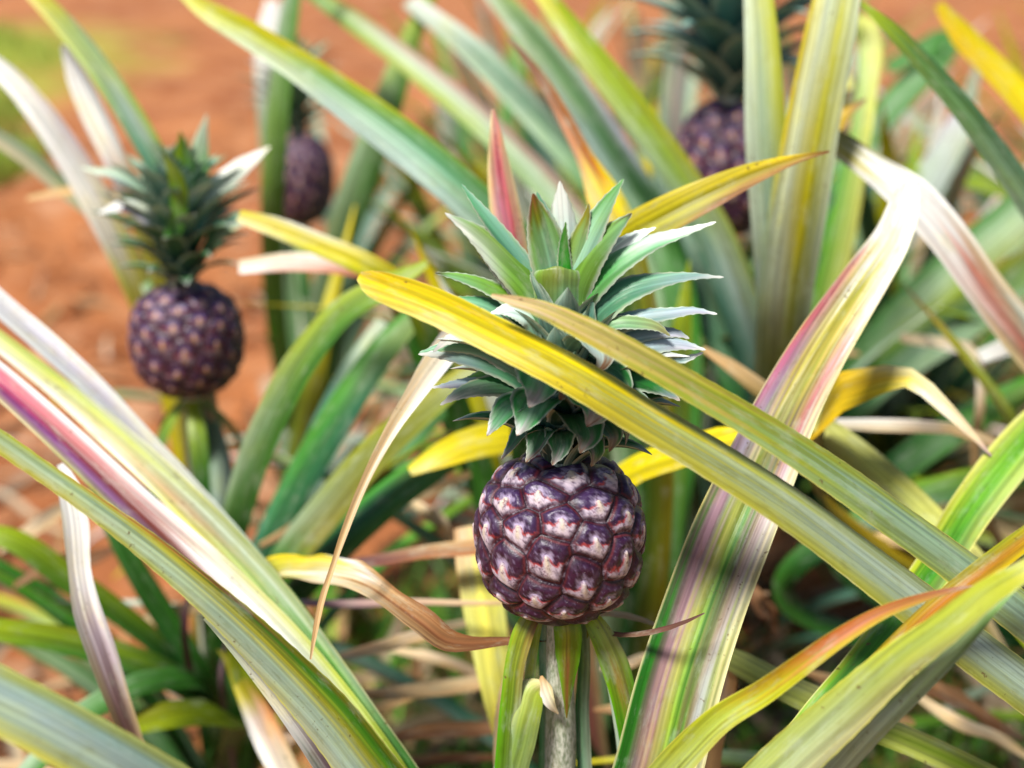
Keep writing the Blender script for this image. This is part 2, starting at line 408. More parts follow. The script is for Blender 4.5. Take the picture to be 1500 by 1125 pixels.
    c = mixc(c, red, np.clip(line*1.1, 0, 1)*.9)
    c = mixc(c, deep, 1-sm(w_, .05, .26)); c = mixc(c, deep, sm(radh, .70, 1.0)*(1-below)*.75)
    c = mixc(c, red, np.exp(-((w_-.10)/.045)**2)*.26*(.3+rnd))
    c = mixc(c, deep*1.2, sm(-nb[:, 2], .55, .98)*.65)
    rg = np.clip(below*.9+np.exp(-(rad/.3)**2)*.6+.1, 0, 1)
    i = np.arange(nv-1)[:, None]*nu; j = np.arange(nu)[None]; j2 = (j+1) % nu
    F = np.stack([i+j, i+nu+j, i+nu+j2, i+j2], -1).reshape(-1, 4)
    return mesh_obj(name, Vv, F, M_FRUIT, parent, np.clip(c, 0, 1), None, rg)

mpx = DM/FPX
fA = fruit('fruit', pA, FC, 125*mpx, 121*mpx/.985, n_eyes=64, phase=math.radians(-9)-27*math.radians(137.72), k0=0.)
fA['label'] = 'round purple unripe fruit with pale pointed bracts'

def tube(name, parent, pts, rad, mat, ns=24, nl=40, bumpy=0., nodes=0):
    p, r, tt = spline(pts, nl, np.asarray(rad, float))
    Tn = unit(np.gradient(p, axis=0)); X = unit(np.cross(Tn, np.array([0, 1., .01]))); Y = np.cross(Tn, X)
    a = np.linspace(0, 2*math.pi, ns, endpoint=False)
    rr = r[:, None]*(1+bumpy*np.sin(a*5+1)[None]*np.sin(tt*90)[:, None]+bumpy*.6*np.sin(a*9)[None])
    V = p[:, None]+X[:, None]*(np.cos(a)[None]*rr)[..., None]+Y[:, None]*(np.sin(a)[None]*rr)[..., None]
    i = np.arange(nl-1)[:, None]*ns; j = np.arange(ns)[None]; j2 = (j+1) % ns
    F = np.stack([i+j, i+j2, i+ns+j2, i+ns+j], -1).reshape(-1, 4)
    return mesh_obj(name, V.reshape(-1, 3), F, mat, parent)
fb = FC[2]-118*mpx
tube('stem', pA, [[A_B[0], A_B[1], fb+.012], [A_B[0], A_B[1], fb-.02], [A_B[0]+.001, A_B[1], fb-.08], [A_B[0]+.002, A_B[1], fb-.2], [A_B[0]+.002, A_B[1], .05]],
     [.0068, .0072, .0085, .0105, .017], M_STEM, bumpy=.03, nl=70)

# ------------------------------------------------------------------ main crown: traced blades about the fruit's axis
def axd(py): return DM-(784-py)*mpx*math.tan(PITCH)
ctop = FC+UP*(121*mpx*1.0)
def crown_core(parent, foot, h, r, ):
    o = tube('crown', parent, [foot-UP*.006, foot+UP*h*.3, foot+UP*h*.7, foot+UP*h], [r, r*.9, r*.6, r*.15], M_STEM, ns=16, nl=16)
    return o
crA = crown_core(pA, ctop, .070, .008); crA['label'] = 'spiky green crown with silvery recurved leaves'
def CL(pts, rows, edge=(.45, .52, .40), k=.3, ch=-.16, serr=.00035, **kw):
    """crown leaf in enlarged-photo units (x2.5, origin 500,230): (zx, zy, width, toward camera)"""
    w3 = []; wd = []
    for zx, zy, w_, tw in pts:
        px, py = 500+zx/2.5, 230+zy/2.5
        w3.append(P(px, py, axd(py)-tw/2.5*mpx)); wd.append(w_/2.5*mpx)
    kw.setdefault('nl', 44)
    if kw.pop('rec', False):
        out = (w3[-1]-w3[0])*np.array([1, 1, 0]); out = unit(out+np.array([0, -.02, 0])); kw['side'] = np.cross(out, UP); kw['comp'] = False; kw['under'] = .55; ch = abs(ch)*.6; wd = [wd[0], wd[1]]+[x*1.12 for x in wd[2:-1]]+[wd[-1]]
    rows = [(t_, [np.array(c_)*((.74, 1.0, .90) if max(c_) > .3 and c_[0] < .6 else (1, 1, 1)) for c_ in cs_]) for t_, cs_ in rows]
    return leaf_obj('crown_leaf', crA, w3, wd, rows, mat=M_CROWN, k=k, ch=ch, serr=serr, edge=edge, edge_w=.05, thick=.0012, **{'ucol': (.18, .40, .34), **kw})
gsil = [(0, [SIL, SILB, SIL]), (.5, [SILB, SILL, SILB]), (1, [(.2, .34, .08), SIL])]
olt = [(0, [SIL]), (.35, [(.36, .46, .26), SILB, (.34, .42, .2)]), (.75, [(.30, .40, .10), SIL, (.3, .38, .12)]), (.9, [(.22, .26, .04)]), (1, [BRN])]
yg = [(0, [SIL, (.3, .36, .1)]), (.4, [(.34, .42, .08), (.30, .38, .12)]), (.85, [(.34, .44, .1), SIL]), (1, [(.12, .1, .03)])]
tealr = [(0, [SIL]), (.4, [(.12, .30, .2), SILB]), (1, [(.2, .42, .25), (.5, .6, .5)])]
whit = [(0, [(.4, .52, .44)]), (.5, [(.62, .76, .70), (.68, .80, .74)]), (1, [(.78, .82, .78)])]
grn = [(0, [G_MID]), (.5, [(.06, .32, .05), (.1, .38, .06)]), (1, [G_MID])]
grwh = [(0, [(.16, .30, .2), SIL]), (.4, [(.34, .46, .36), (.07, .32, .06), (.3, .42, .2)]), (.8, [WHITE, (.3, .5, .3)]), (1, [WHITE])]
ltr = [(0, [(.14, .26, .18)]), (.4, [(.18, .34, .26), (.25, .40, .28)]), (.75, [(.42, .48, .46), (.5, .5, .55)]), (1, [WHITE])]
lila = [(0, [(.16, .26, .2)]), (.5, [(.34, .40, .42), LILAC, (.3, .36, .35)]), (.9, [LILAC, (.6, .57, .64)]), (1, [WHITE])]
dkg = [(0, [(.05, .10, .07)]), (.38, [(.03, .17, .05), (.06, .24, .06), (.03, .15, .05)]), (.7, [(.06, .26, .07), (.05, .20, .05)]), (.9, [(.36, .40, .38), (.42, .36, .42)]), (1, [(.6, .5, .45)])]
# erect blades at the heart
CL([(800, 620, 70, -12), (800, 430, 90, -22), (812, 300, 104, -30), (806, 170, 60, -34), (800, 88, 3, -36)], whit)
CL([(815, 600, 40, -4), (812, 430, 40, -8), (800, 330, 46, -12), (750, 210, 36, -16), (716, 128, 3, -18)], tealr)
CL([(790, 620, 90, 4), (775, 430, 134, 4), (748, 310, 124, 4), (718, 200, 66, 4), (702, 134, 6, 3)], olt)
CL([(830, 560, 60, 6), (818, 400, 52, 6), (815, 320, 34, 6), (822, 238, 2, 5)], grn)
CL([(830, 560, 60, 0), (845, 400, 78, -2), (872, 290, 56, -4), (898, 215, 26, -6), (905, 172, 3, -6)], [(0, [SIL]), (.6, [(.36, .38, .12), SIL]), (1, [OLV])])
CL([(850, 560, 70, 4), (865, 400, 84, 2), (915, 270, 84, -2), (975, 165, 46, -6), (1034, 80, 3, -10)], gsil)
CL([(840, 620, 80, 10), (860, 460, 120, 10), (930, 335, 96, 8), (1000, 262, 54, 4), (1064, 206, 4, 2)], yg)
CL([(800, 700, 110, 20), (790, 600, 160, 26), (788, 480, 178, 30), (790, 425, 170, 28), (790, 404, 120, 20), (790, 399, 60, 10)],
   [(0, [SILB, SIL]), (.35, [SILB, (.3, .42, .3), SIL]), (.6, [(.33, .40, .12), (.2, .26, .08), SIL, (.3, .38, .18)]), (1, [(.34, .40, .10), (.24, .26, .06), (.38, .44, .2)])], ch=-.30, k=.1, under=.2)
CL([(760, 640, 90, 2), (705, 500, 118, 6), (590, 370, 100, 6), (480, 268, 56, 2), (380, 205, 3, -4)],
   [(0, [SIL]), (.35, [(.3, .4, .1), (.34, .42, .12)]), (.7, [(.6, .66, .6), (.38, .44, .08)]), (.9, [WHITE, (.5, .55, .3)]), (1, [WHITE])])  # white along the upper edge is a highlight painted into the colour
CL([(770, 560, 60, -10), (690, 420, 64, -14), (590, 290, 56, -20), (505, 185, 34, -24), (440, 100, 3, -28)], tealr)
CL([(740, 620, 70, -10), (660, 500, 70, -16), (575, 410, 50, -22), (495, 335, 3, -28)], whit)
CL([(850, 560, 60, -14), (915, 430, 66, -20), (1020, 330, 62, -28), (1090, 285, 34, -32), (1152, 258, 3, -36)], whit)
CL([(850, 620, 70, 4), (895, 500, 96, 4), (1010, 385, 88, 0), (1130, 315, 60, -8), (1250, 275, 32, -14), (1372, 238, 3, -20)], grwh)
CL([(870, 680, 80, 0), (930, 570, 108, 2), (1040, 488, 92, 0), (1160, 452, 56, -8), (1280, 436, 26, -14), (1400, 440, 3, -20)], ltr)
CL([(900, 740, 80, 4), (960, 640, 80, 6), (1090, 588, 58, 6), (1200, 572, 42, 4), (1300, 562, 22, 0), (1376, 575, 3, 0)], lila)
CL([(900, 720, 60, 16), (985, 612, 44, 24), (1090, 606, 44, 34), (1160, 622, 28, 40), (1204, 655, 3, 42)], [(0, [SIL]), (.5, [(.38, .42, .2), SIL]), (1, [TAN])])
CL([(900, 760, 60, 0), (1040, 668, 54, -6), (1160, 642, 42, -10), (1240, 648, 22, -12), (1274, 665, 3, -12)], lila)
CL([(900, 780, 70, 6), (1060, 706, 62, 8), (1180, 682, 58, 8), (1270, 690, 28, 8), (1334, 706, 3, 8)], lila)
CL([(900, 790, 70, 0), (1040, 748, 66, 0), (1160, 728, 50, -4), (1260, 738, 26, -4), (1325, 716, 3, -4)], ltr)
CL([(880, 860, 90, 10), (980, 800, 96, 24), (1090, 806, 92, 34), (1180, 846, 52, 38), (1240, 892, 3, 38)], dkg)
CL([(890, 880, 80, -4), (1000, 850, 70, -6), (1120, 862, 50, -8), (1210, 860, 28, -10), (1282, 888, 3, -10)], dkg)
CL([(740, 880, 80, 4), (640, 790, 92, 10), (500, 742, 66, 10), (380, 722, 38, 6), (282, 722, 3, 4)], ltr)
CL([(730, 820, 80, 0), (620, 750, 84, 0), (520, 702, 62, -4), (400, 690, 42, -8), (286, 716, 3, -10)], tealr)
CL([(740, 930, 80, 8), (640, 842, 86, 18), (520, 838, 70, 26), (430, 866, 40, 30), (362, 908, 3, 32)],
   [(0, [(.08, .16, .1)]), (.5, [(.05, .24, .08), (.12, .2, .14)]), (.8, [(.3, .38, .3), (.34, .3, .3)]), (1, [WHITE])])
CL([(730, 900, 70, -4), (600, 848, 60, -8), (460, 828, 40, -12), (332, 844, 3, -14)], lila)
CL([(720, 780, 70, 6), (580, 690, 62, 18), (460, 652, 50, 26), (385, 672, 30, 30), (336, 714, 3, 32)],
   [(0, [SIL]), (.5, [LILAC, SIL]), (1, [WHITE])])
CL([(740, 700, 60, -6), (620, 590, 64, -10), (520, 534, 46, -12), (425, 512, 3, -14)], tealr)
CL([(730, 640, 60, -4), (640, 535, 60, -4), (520, 466, 48, -6), (430, 438, 28, -8), (345, 424, 3, -8)], yg)
CL([(740, 700, 60, 12), (690, 585, 74, 26), (620, 556, 54, 34), (546, 572, 3, 38)], whit)
CL([(700, 780, 60, -16), (620, 760, 60, -24), (520, 800, 50, -30), (420, 830, 3, -34)], yg)
# overlapping sheathing bases of the blades, and the whole far side
GA = math.radians(137.508)
def blade_path(foot, az, z0, r0, L_, e0, e1, n=6):
    out = np.array([math.sin(az), -math.cos(az), 0.]); p = foot+UP*z0+out*r0; pts = [p.copy()]
    for i in range(n-1):
        e = e0+(e1-e0)*((i+.5)/(n-1))**1.1
        p = p+(out*math.cos(e)+UP*math.sin(e))*L_/(n-1); pts.append(p.copy())
    return pts, out
def crown_fill(parent, foot, H, n, Lmax, wmax, rowsets, az0=0., skip=lambda t, az: False, scale_r=.008, nl=26, droop=-38):
    for i in range(n):
        t = (i+.5)/n; az = (az0+i*GA) % (2*math.pi)
        if skip(t, az): continue
        L_ = Lmax*(.46+.62*math.sin(math.pi*min(1, t*1.15+.08))**.9)*(1 if t < .75 else 1.0)*random.uniform(.88, 1.08)
        e0 = math.radians(50+32*t); e1 = math.radians(droop+(54-droop)*t+random.uniform(-8, 8))
        pts, out = blade_path(foot, az, t*H*.95, scale_r*(1.1-.7*t), L_, e0, e1)
        q = min(1, .72+t)*(1-.25*max(0, t-.5)); ww = wmax*q*random.uniform(.85, 1.1)
        wid = [ww*.95, ww, ww*.95, ww*.74, ww*.42, .0004]
        inward = UP*1.0-out*.5
        rows = rowsets[min(len(rowsets)-1, int(t*len(rowsets)))]
        leaf_obj('crown_leaf', parent, pts, wid, rows, mat=M_CROWN, ref=inward, ch=.3, comp=False, nl=nl, na=7, edge=(.42, .5, .36), under=.6, ucol=(.16, .36, .30), seed=i, serr=.0003)
front = lambda az: min(az, 2*math.pi-az) < math.radians(75)
crown_fill(crA, ctop-UP*.005, .085, 66, .064, .0225, [dkg, dkg, ltr, ltr, tealr, gsil], az0=.4,
           skip=lambda t, az: front(az))
def tip_leaf(zx, zy, w_, reach, rows):
    """blade arching out from the axis and down to a hanging point"""
    px, py = 500+zx/2.5, 230+zy/2.5
    lat = (zx-790)*mpx/2.5; az = math.asin(max(-.95, min(.95, lat/reach)))
    d1 = P(px, py, 1.)-CAM; yw = A_B[1]-reach*math.cos(az); tip = CAM+d1*(yw/d1[1])
    out = np.array([math.sin(az), -math.cos(az), 0.]); z = tip[2]; W_ = w_/2.5*mpx*1.32
    ax = np.array([A_B[0], A_B[1], 0.])
    pts = [ax+out*f*reach+UP*(z+h) for f, h in ((.10, -.010), (.26, .004), (.48, .0125), (.70, .0125), (.88, .0065))]+[tip]
    leaf_obj('crown_leaf', crA, pts, [W_*.8, W_*.95, W_*1.05, W_*1.0, W_*.58, .0004], rows, mat=M_CROWN, side=np.cross(out, UP), ch=.22, comp=False,
             nl=44, na=13, edge=(.44, .50, .40), edge_w=.04, under=.5, ucol=(.12, .28, .22), serr=.0004, wave=.06)
tpl = [(0, [(.05, .10, .07)]), (.35, [(.04, .20, .06), (.12, .30, .16), (.03, .18, .06)]), (.62, [(.05, .30, .08), (.20, .36, .22), (.04, .28, .07)]), (.82, [(.06, .34, .08), (.26, .40, .28), (.05, .30, .07)]), (.93, [(.36, .40, .36), (.40, .38, .36)]), (.98, [(.5, .46, .44)]), (1, [BRN])]
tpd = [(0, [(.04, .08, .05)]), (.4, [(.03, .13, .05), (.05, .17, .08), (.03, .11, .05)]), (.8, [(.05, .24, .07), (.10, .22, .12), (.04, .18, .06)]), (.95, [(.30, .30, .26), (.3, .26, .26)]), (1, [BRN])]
tpw = [(0, [SIL]), (.4, [(.34, .52, .42), (.44, .60, .50)]), (.85, [(.46, .56, .48), (.46, .48, .46)]), (1, [BRN])]
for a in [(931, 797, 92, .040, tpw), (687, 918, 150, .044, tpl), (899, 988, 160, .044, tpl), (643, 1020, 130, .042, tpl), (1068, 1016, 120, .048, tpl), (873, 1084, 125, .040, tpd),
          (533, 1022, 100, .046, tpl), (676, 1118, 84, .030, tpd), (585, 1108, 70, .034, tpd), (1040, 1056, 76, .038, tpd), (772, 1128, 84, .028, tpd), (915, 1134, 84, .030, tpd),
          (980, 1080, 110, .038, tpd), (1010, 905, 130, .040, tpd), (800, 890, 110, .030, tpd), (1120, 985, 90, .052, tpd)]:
    tip_leaf(*a)
# short sheathing blades hugging the axis on the near side
for i in range(34):
    t = (i+.5)/34; az = 1.1+i*GA
    pts, out = blade_path(ctop-UP*.004, az, t*.070, .007*(1.1-.5*t), .026+.012*t, math.radians(72), math.radians(50+20*t))
    leaf_obj('crown_leaf', crA, pts, [.017, .019, .018, .014, .008, .0004], [(0, [(.04, .09, .06)]), (.6, [(.07, .17, .11), (.12, .26, .2)]), (1, [(.2, .34, .24)])] if t < .55 else [(0, [(.08, .18, .13)]), (.7, [SILB, (.2, .36, .28)]), (1, [SILL])],
             mat=M_CROWN, ref=UP*.4-out, ch=.35, comp=False, nl=20, na=7, under=.55, ucol=(.12, .28, .22), seed=i, edge=(.3, .4, .3))
# broad silvery bases seen between the traced blades
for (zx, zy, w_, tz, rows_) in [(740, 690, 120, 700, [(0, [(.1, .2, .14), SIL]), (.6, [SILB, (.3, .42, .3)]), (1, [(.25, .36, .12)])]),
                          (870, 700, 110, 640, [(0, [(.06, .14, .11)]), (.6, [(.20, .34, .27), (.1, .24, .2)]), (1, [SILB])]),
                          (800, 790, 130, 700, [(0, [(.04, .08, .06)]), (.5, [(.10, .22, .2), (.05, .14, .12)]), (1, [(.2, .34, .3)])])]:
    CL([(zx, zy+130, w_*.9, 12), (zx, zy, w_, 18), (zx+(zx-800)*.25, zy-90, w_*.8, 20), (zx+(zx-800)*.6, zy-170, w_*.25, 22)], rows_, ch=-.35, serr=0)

# ------------------------------------------------------------------ bracts under the main fruit, on the stem
def BR(tr, rows, **kw):
    tr2 = [(a, b, w_, DM+(b-784)*mpx*math.tan(PITCH)*1.0-.012+dz) for a, b, w_, dz in tr]
    return T(pA, None, tr2, rows, name='bract', **{**dict(k=.1, na=9, nl=50, ch=-.25), **kw})
BR([(822, 893, 34, .004), (830, 915, 41, -.004), (832, 960, 37, -.006), (831, 1005, 19, -.006), (830, 1052, 2, -.005)],
   [(0, [(.3, .4, .06), (.4, .44, .1), (.3, .4, .06)]), (.3, [(.22, .42, .03), (.34, .34, .06), (.22, .42, .03)]), (.55, [(.2, .4, .04), BRN, (.2, .4, .04)]), (1, [(.2, .3, .04), BRN, (.2, .3, .04)])])
BR([(786, 893, 20, .006), (772, 915, 30, 0), (757, 960, 30, -.004), (748, 1030, 30, -.006), (741, 1130, 34, -.006), (735, 1230, 30, 0)],
   [(0, [G_YEL, BRN]), (.15, [(.28, .42, .05), (.35, .3, .1)]), (.5, [(.16, .40, .03), (.2, .3, .04), (.4, .5, .3)]), (1, [(.14, .34, .03), (.4, .48, .34)])], vee=.3)
BR([(790, 905, 12, .01), (780, 960, 14, .004), (772, 1040, 20, .002), (762, 1130, 26, 0), (755, 1230, 26, 0)],
   [(0, [G_YEL]), (.5, [SIL, (.3, .44, .2)]), (1, [SILB])])
BR([(858, 895, 18, .006), (874, 918, 30, 0), (897, 965, 40, -.004), (914, 1020, 40, -.006), (925, 1080, 36, -.006), (932, 1140, 30, -.004), (938, 1240, 28, 0)],
   [(0, [G_YEL]), (.12, [(.28, .44, .05), (.4, .42, .2)]), (.3, [(.2, .42, .03), (.32, .24, .1), (.14, .34, .03)]), (.6, [(.12, .42, .03), (.1, .34, .03)]), (1, [(.1, .36, .03)])], vee=.2)
BR([(862, 905, 10, .01), (884, 950, 20, .004), (900, 1000, 24, .002), (912, 1060, 26, 0), (920, 1140, 26, 0), (925, 1240, 26, 0)],
   [(0, [SIL]), (.5, [(.5, .58, .46), SILB]), (1, [SILB])])
BR([(797, 1000, 8, 0), (781, 1008, 34, -.004), (770, 1040, 46, -.008), (758, 1090, 50, -.008), (745, 1140, 50, -.006), (730, 1230, 40, 0)],
   [(0, [CREAM]), (.08, [(.5, .56, .3), G_YEL]), (.35, [SILB, (.3, .42, .14), (.34, .42, .2)]), (1, [(.46, .55, .42), (.36, .48, .2)])])
BR([(793, 990, 4, .002), (797, 1008, 22, -.003), (806, 1030, 16, -.006), (818, 1046, 2, -.004)], [(0, [TAN]), (.5, [WHITE, CREAM]), (1, [STRAW])], mat=M_DRY)
BR([(795, 905, 12, .012), (796, 980, 13, .012), (798, 1060, 15, .014), (797, 1140, 18, .014), (796, 1240, 18, .014)], [(0, [TEAL, SIL]), (1, [(.16, .4, .12), SILB])])
BR([(853, 900, 16, .014), (856, 960, 18, .016), (853, 1040, 20, .018), (857, 1140, 22, .018), (860, 1240, 20, .018)], [(0, [(.1, .3, .08), SIL]), (1, [TEAL, SILL])])
BR([(862, 898, 8, .012), (866, 908, 12, .010), (862, 925, 5, .010), (860, 935, 1, .01)], [(0, [G_YEL])], nl=16)

# ================================================================== the long sharp leaves in front
silyel = lambda a, b, c_: [a, b, b, c_]
T(pB, B_B, [(526, 403, 12, .660), (540, 409, 34, .660), (570, 420, 46, .660), (620, 438, 52, .660), (720, 485, 55, .658), (850, 552, 57, .655), (950, 612, 57, .66),
            (1050, 672, 59, .665), (1150, 735, 62, .672), (1250, 808, 64, .685), (1350, 884, 66, .70), (1450, 962, 65, .715), (1560, 1046, 66, .735), (1720, 1190, 66, .77)],
  [(0, [YELO, YEL]), (.08, [YEL, YEL, (.78, .70, .35)]), (.15, [(.60, .50, .04), (.62, .54, .06), (.60, .50, .04)]), (.21, [(.46, .43, .07), (.50, .47, .12), (.44, .38, .05)]),
   (.29, [(.38, .40, .10), (.41, .44, .20), (.38, .35, .05)]), (.38, [(.36, .38, .12), (.40, .45, .30), (.38, .43, .26), (.38, .36, .04)]),
   (.50, [(.34, .38, .16), (.44, .51, .42), (.38, .45, .34), (.38, .38, .05)]), (1, [(.34, .40, .2), (.42, .50, .42), (.38, .46, .36), (.38, .40, .07)])],
  edge=(.62, .58, .16), edge_w=.025, ch=-.20, k=.5, serr=.00022, nl=240, na=13, wave=.02, label='long leaf bright yellow at its blunt tip, crossing in front of the crown')
T(pB, B_B+np.array([.02, .05, 0]), [(720, 432, 4, .648), (745, 438, 14, .648), (790, 450, 24, .647), (850, 476, 34, .646), (950, 528, 40, .648), (1050, 585, 44, .655), (1150, 645, 47, .665),
            (1250, 712, 51, .68), (1350, 784, 53, .70), (1450, 858, 58, .72), (1560, 942, 62, .745), (1720, 1060, 64, .79)],
  [(0.000, [TAN, STRAW]), (0.086, [(.50, .46, .10), (.54, .46, .20), (.44, .40, .10)]), (0.158, [(.46, .42, .08), (.5, .44, .2), (.42, .36, .08)]), (0.259, [(.42, .42, .06), (.36, .40, .08), (.34, .38, .08)]),
   (0.360, [(.40, .44, .08), (.32, .42, .16), (.34, .42, .20)]), (0.475, [(.42, .46, .10), (.36, .48, .34), (.34, .44, .30), (.34, .42, .12)]), (1.000, [(.36, .44, .14), (.38, .50, .40), (.36, .46, .30)])],
  edge=(.56, .54, .12), edge_w=.03, ch=-.22, k=.45, serr=.00022, nl=240, na=13, wave=.02, label='long leaf with a thin tan tip, above the yellow-tipped one')
# lower right: foliage of the front plant
T(pA, A_B, [(1640, 762, 4, .60), (1560, 800, 20, .60), (1500, 836, 31, .60), (1452, 864, 39, .605), (1392, 912, 47, .61), (1320, 965, 56, .62), (1240, 1036, 67, .635), (1150, 1118, 76, .655), (1060, 1210, 81, .68)],
  [(0, [YEL]), (.2, [(.46, .48, .05), (.42, .46, .08)]), (.42, [(.44, .47, .08), (.38, .44, .14), (.42, .40, .2)]), (.65, [(.42, .46, .12), (.42, .48, .28), (.46, .45, .28)]), (1, [(.40, .46, .18), (.42, .50, .34)])],
  edge=(.62, .60, .10), edge_w=.03, ch=-.14, k=.35, serr=.00022, nl=170, na=11)
T(pA, A_B, [(1500, 850, 4, .63), (1460, 880, 22, .63), (1400, 940, 40, .635), (1330, 1010, 44, .645), (1270, 1070, 44, .655), (1225, 1120, 46, .67), (1150, 1210, 50, .69)],
  [(0, [(.26, .4, .14)]), (.3, [(.4, .56, .2), (.5, .62, .4)]), (.55, [(.62, .72, .62), (.55, .66, .5)]), (1, [(.6, .7, .58), SILL])], k=.2, ch=-.1, nl=110)
T(pA, A_B, [(1428, 858, 2, .645), (1400, 864, 9, .645), (1350, 878, 16, .643), (1290, 900, 21, .64), (1230, 935, 27, .64), (1175, 975, 31, .645), (1120, 1015, 36, .655), (1060, 1052, 42, .665), (1010, 1100, 48, .68), (950, 1170, 51, .70)],
  [(0, [(.42, .22, .16)]), (.14, [RUST, (.5, .36, .1)]), (.34, [ORNG, (.46, .2, .12), (.5, .42, .05)]), (.52, [(.42, .30, .03), (.44, .46, .05)]), (.7, [(.40, .44, .05), (.42, .48, .14), (.46, .46, .14)]), (1, [(.40, .46, .14), (.46, .52, .30)])],
  edge=(.60, .56, .10), edge_w=.03, ch=.12, vee=.25, k=.3, twist=[40, 30, 20, 10, 0, 0, 0, 0, 0, 0, 0], nl=150, na=11, label='slim yellow leaf whose twisted tip has turned rusty red')
T(pA, A_B, [(1620, 700, 6, .69), (1560, 745, 22, .685), (1500, 792, 32, .68), (1440, 838, 34, .675), (1380, 884, 30, .675), (1310, 950, 30, .68), (1200, 1080, 36, .70)],
  [(0, [YEL]), (.3, [(.42, .44, .05), (.40, .22, .03), (.5, .4, .03)]), (.55, [(.46, .36, .03), (.44, .20, .03), (.46, .44, .05)]), (1, [G_MID])], vee=.25, ch=.1, nl=90)
T(pA, A_B, [(1600, 560, 40, .93), (1540, 605, 58, .90), (1480, 668, 66, .86), (1425, 740, 62, .84), (1372, 825, 56, .80), (1305, 915, 50, .77), (1248, 985, 44, .76), (1200, 1040, 42, .75), (1120, 1150, 44, .76)],
  [(0, [PALY, G_BR, PALY]), (.3, [(.6, .6, .2), (.18, .42, .05), (.55, .6, .25)]), (.5, [(.5, .52, .08), (.08, .30, .04), (.4, .46, .2)]), (.7, [(.46, .5, .08), (.10, .30, .03), (.12, .34, .05), (.4, .46, .1)]), (1, [(.2, .4, .06), G_MID])],
  edge=(.62, .6, .2), nl=120)
# big pink striped leaf; its white tip is sun glare put into the colour
ls = lambda *c: list(c)
T(pA, A_B, [(1338, 262, 10, .90), (1328, 292, 38, .89), (1306, 350, 54, .87), (1272, 404, 66, .85), (1240, 452, 74, .83), (1198, 518, 84, .81), (1153, 600, 94, .79), (1110, 697, 108, .772), (1074, 780, 114, .762),
            (1032, 890, 118, .755), (996, 1000, 124, .752), (965, 1125, 128, .755), (935, 1230, 124, .76)],
  [(0, [WHITE]), (.14, [WHITE, WHITE, (.72, .7, .5), WHITE]), (.22, [(.64, .3, .3), CREAM, (.5, .48, .12), (.7, .66, .5), WHITE]),
   (.32, [PINK, (.58, .42, .34), (.5, .46, .12), (.5, .44, .14), (.62, .4, .4), WHITE]),
   (.42, [(.52, .2, .28), (.44, .3, .38), CREAM, (.34, .36, .06), (.48, .2, .22), CREAM]),
   (.52, [MAUV, (.50, .46, .52), (.36, .42, .1), (.2, .16, .1), (.5, .4, .42), CREAM]),
   (.64, [(.10, .25, .05), MAUV, (.48, .34, .38), PALY, (.10, .34, .03), (.36, .28, .2), (.55, .5, .5), CREAM]),
   (.8, [(.04, .22, .025), (.05, .21, .03), (.32, .24, .22), (.44, .30, .34), PALY, (.12, .34, .03), (.30, .24, .14), (.5, .52, .5), (.34, .38, .12), CREAM]),
   (1, [(.04, .21, .025), (.07, .2, .04), (.36, .3, .28), (.40, .34, .36), (.44, .50, .12), (.12, .36, .03), (.36, .36, .26), (.5, .54, .46), CREAM])],
  edge=(.66, .62, .30), edge_w=.02, ch=.04, vee=.30, k=.15, nl=220, na=19, label='broad upright leaf striped pink, mauve and green with sun glare painted white on its tip')
# left: foliage of the front plant
T(pA, A_B, [(-90, 585, 30, .66), (0, 645, 31, .665), (75, 697, 30, .668), (140, 742, 33, .67), (215, 797, 40, .675), (290, 858, 46, .68), (365, 925, 56, .69), (430, 990, 66, .70), (490, 1056, 76, .71), (540, 1120, 82, .72), (610, 1210, 88, .74)],
  [(0, [(.46, .48, .1), (.40, .46, .30), (.40, .40, .06)]), (.22, [(.48, .48, .08), (.38, .48, .34), (.42, .48, .32), (.4, .36, .06)]),
   (.38, [(.40, .20, .08), (.5, .48, .1), (.40, .48, .34), (.42, .50, .36), (.4, .42, .12)]),
   (.55, [(.34, .17, .08), (.16, .2, .05), (.56, .52, .1), (.40, .50, .38), (.42, .50, .38), (.46, .48, .3)]),
   (.72, [(.30, .26, .04), (.12, .30, .04), (.56, .54, .1), (.42, .52, .42), (.44, .52, .42), (.5, .52, .36)]),
   (1, [(.32, .32, .04), (.12, .34, .03), (.55, .55, .1), (.44, .54, .46), (.44, .54, .46), (.44, .5, .4)])],
  edge=(.55, .52, .12), edge_w=.02, ch=-.05, vee=-.30, k=.35, serr=.00025, nl=210, na=15, label='long leaf running down from the left edge, silver-green with a brown-green far half')
T(pA, A_B, [(300, 905, 6, .73), (345, 945, 22, .73), (400, 1005, 35, .735), (455, 1075, 45, .745), (500, 1140, 50, .76), (560, 1230, 50, .77)],
  [(0, [SILL]), (.4, [WHITE, (.55, .52, .5)]), (.7, [SILB, (.34, .18, .24), (.55, .6, .5)]), (1, [SIL, (.3, .14, .2), SIL])], nl=90)
T(pA, A_B, [(-110, 965, 84, .56), (-20, 1012, 88, .565), (60, 1052, 88, .57), (150, 1102, 90, .58), (260, 1165, 94, .60), (420, 1270, 96, .65)],
  [(0, [(.5, .5, .1), SILB, SILB, (.5, .48, .08)]), (.3, [(.5, .52, .14), (.36, .47, .42), (.46, .54, .50), (.42, .50, .38), (.5, .46, .05)]), (1, [(.48, .5, .14), (.4, .5, .40), (.46, .53, .44), (.46, .46, .08)])],
  edge=(.62, .58, .12), edge_w=.03, ch=-.24, k=.4, nl=150, na=13, serr=.0002)
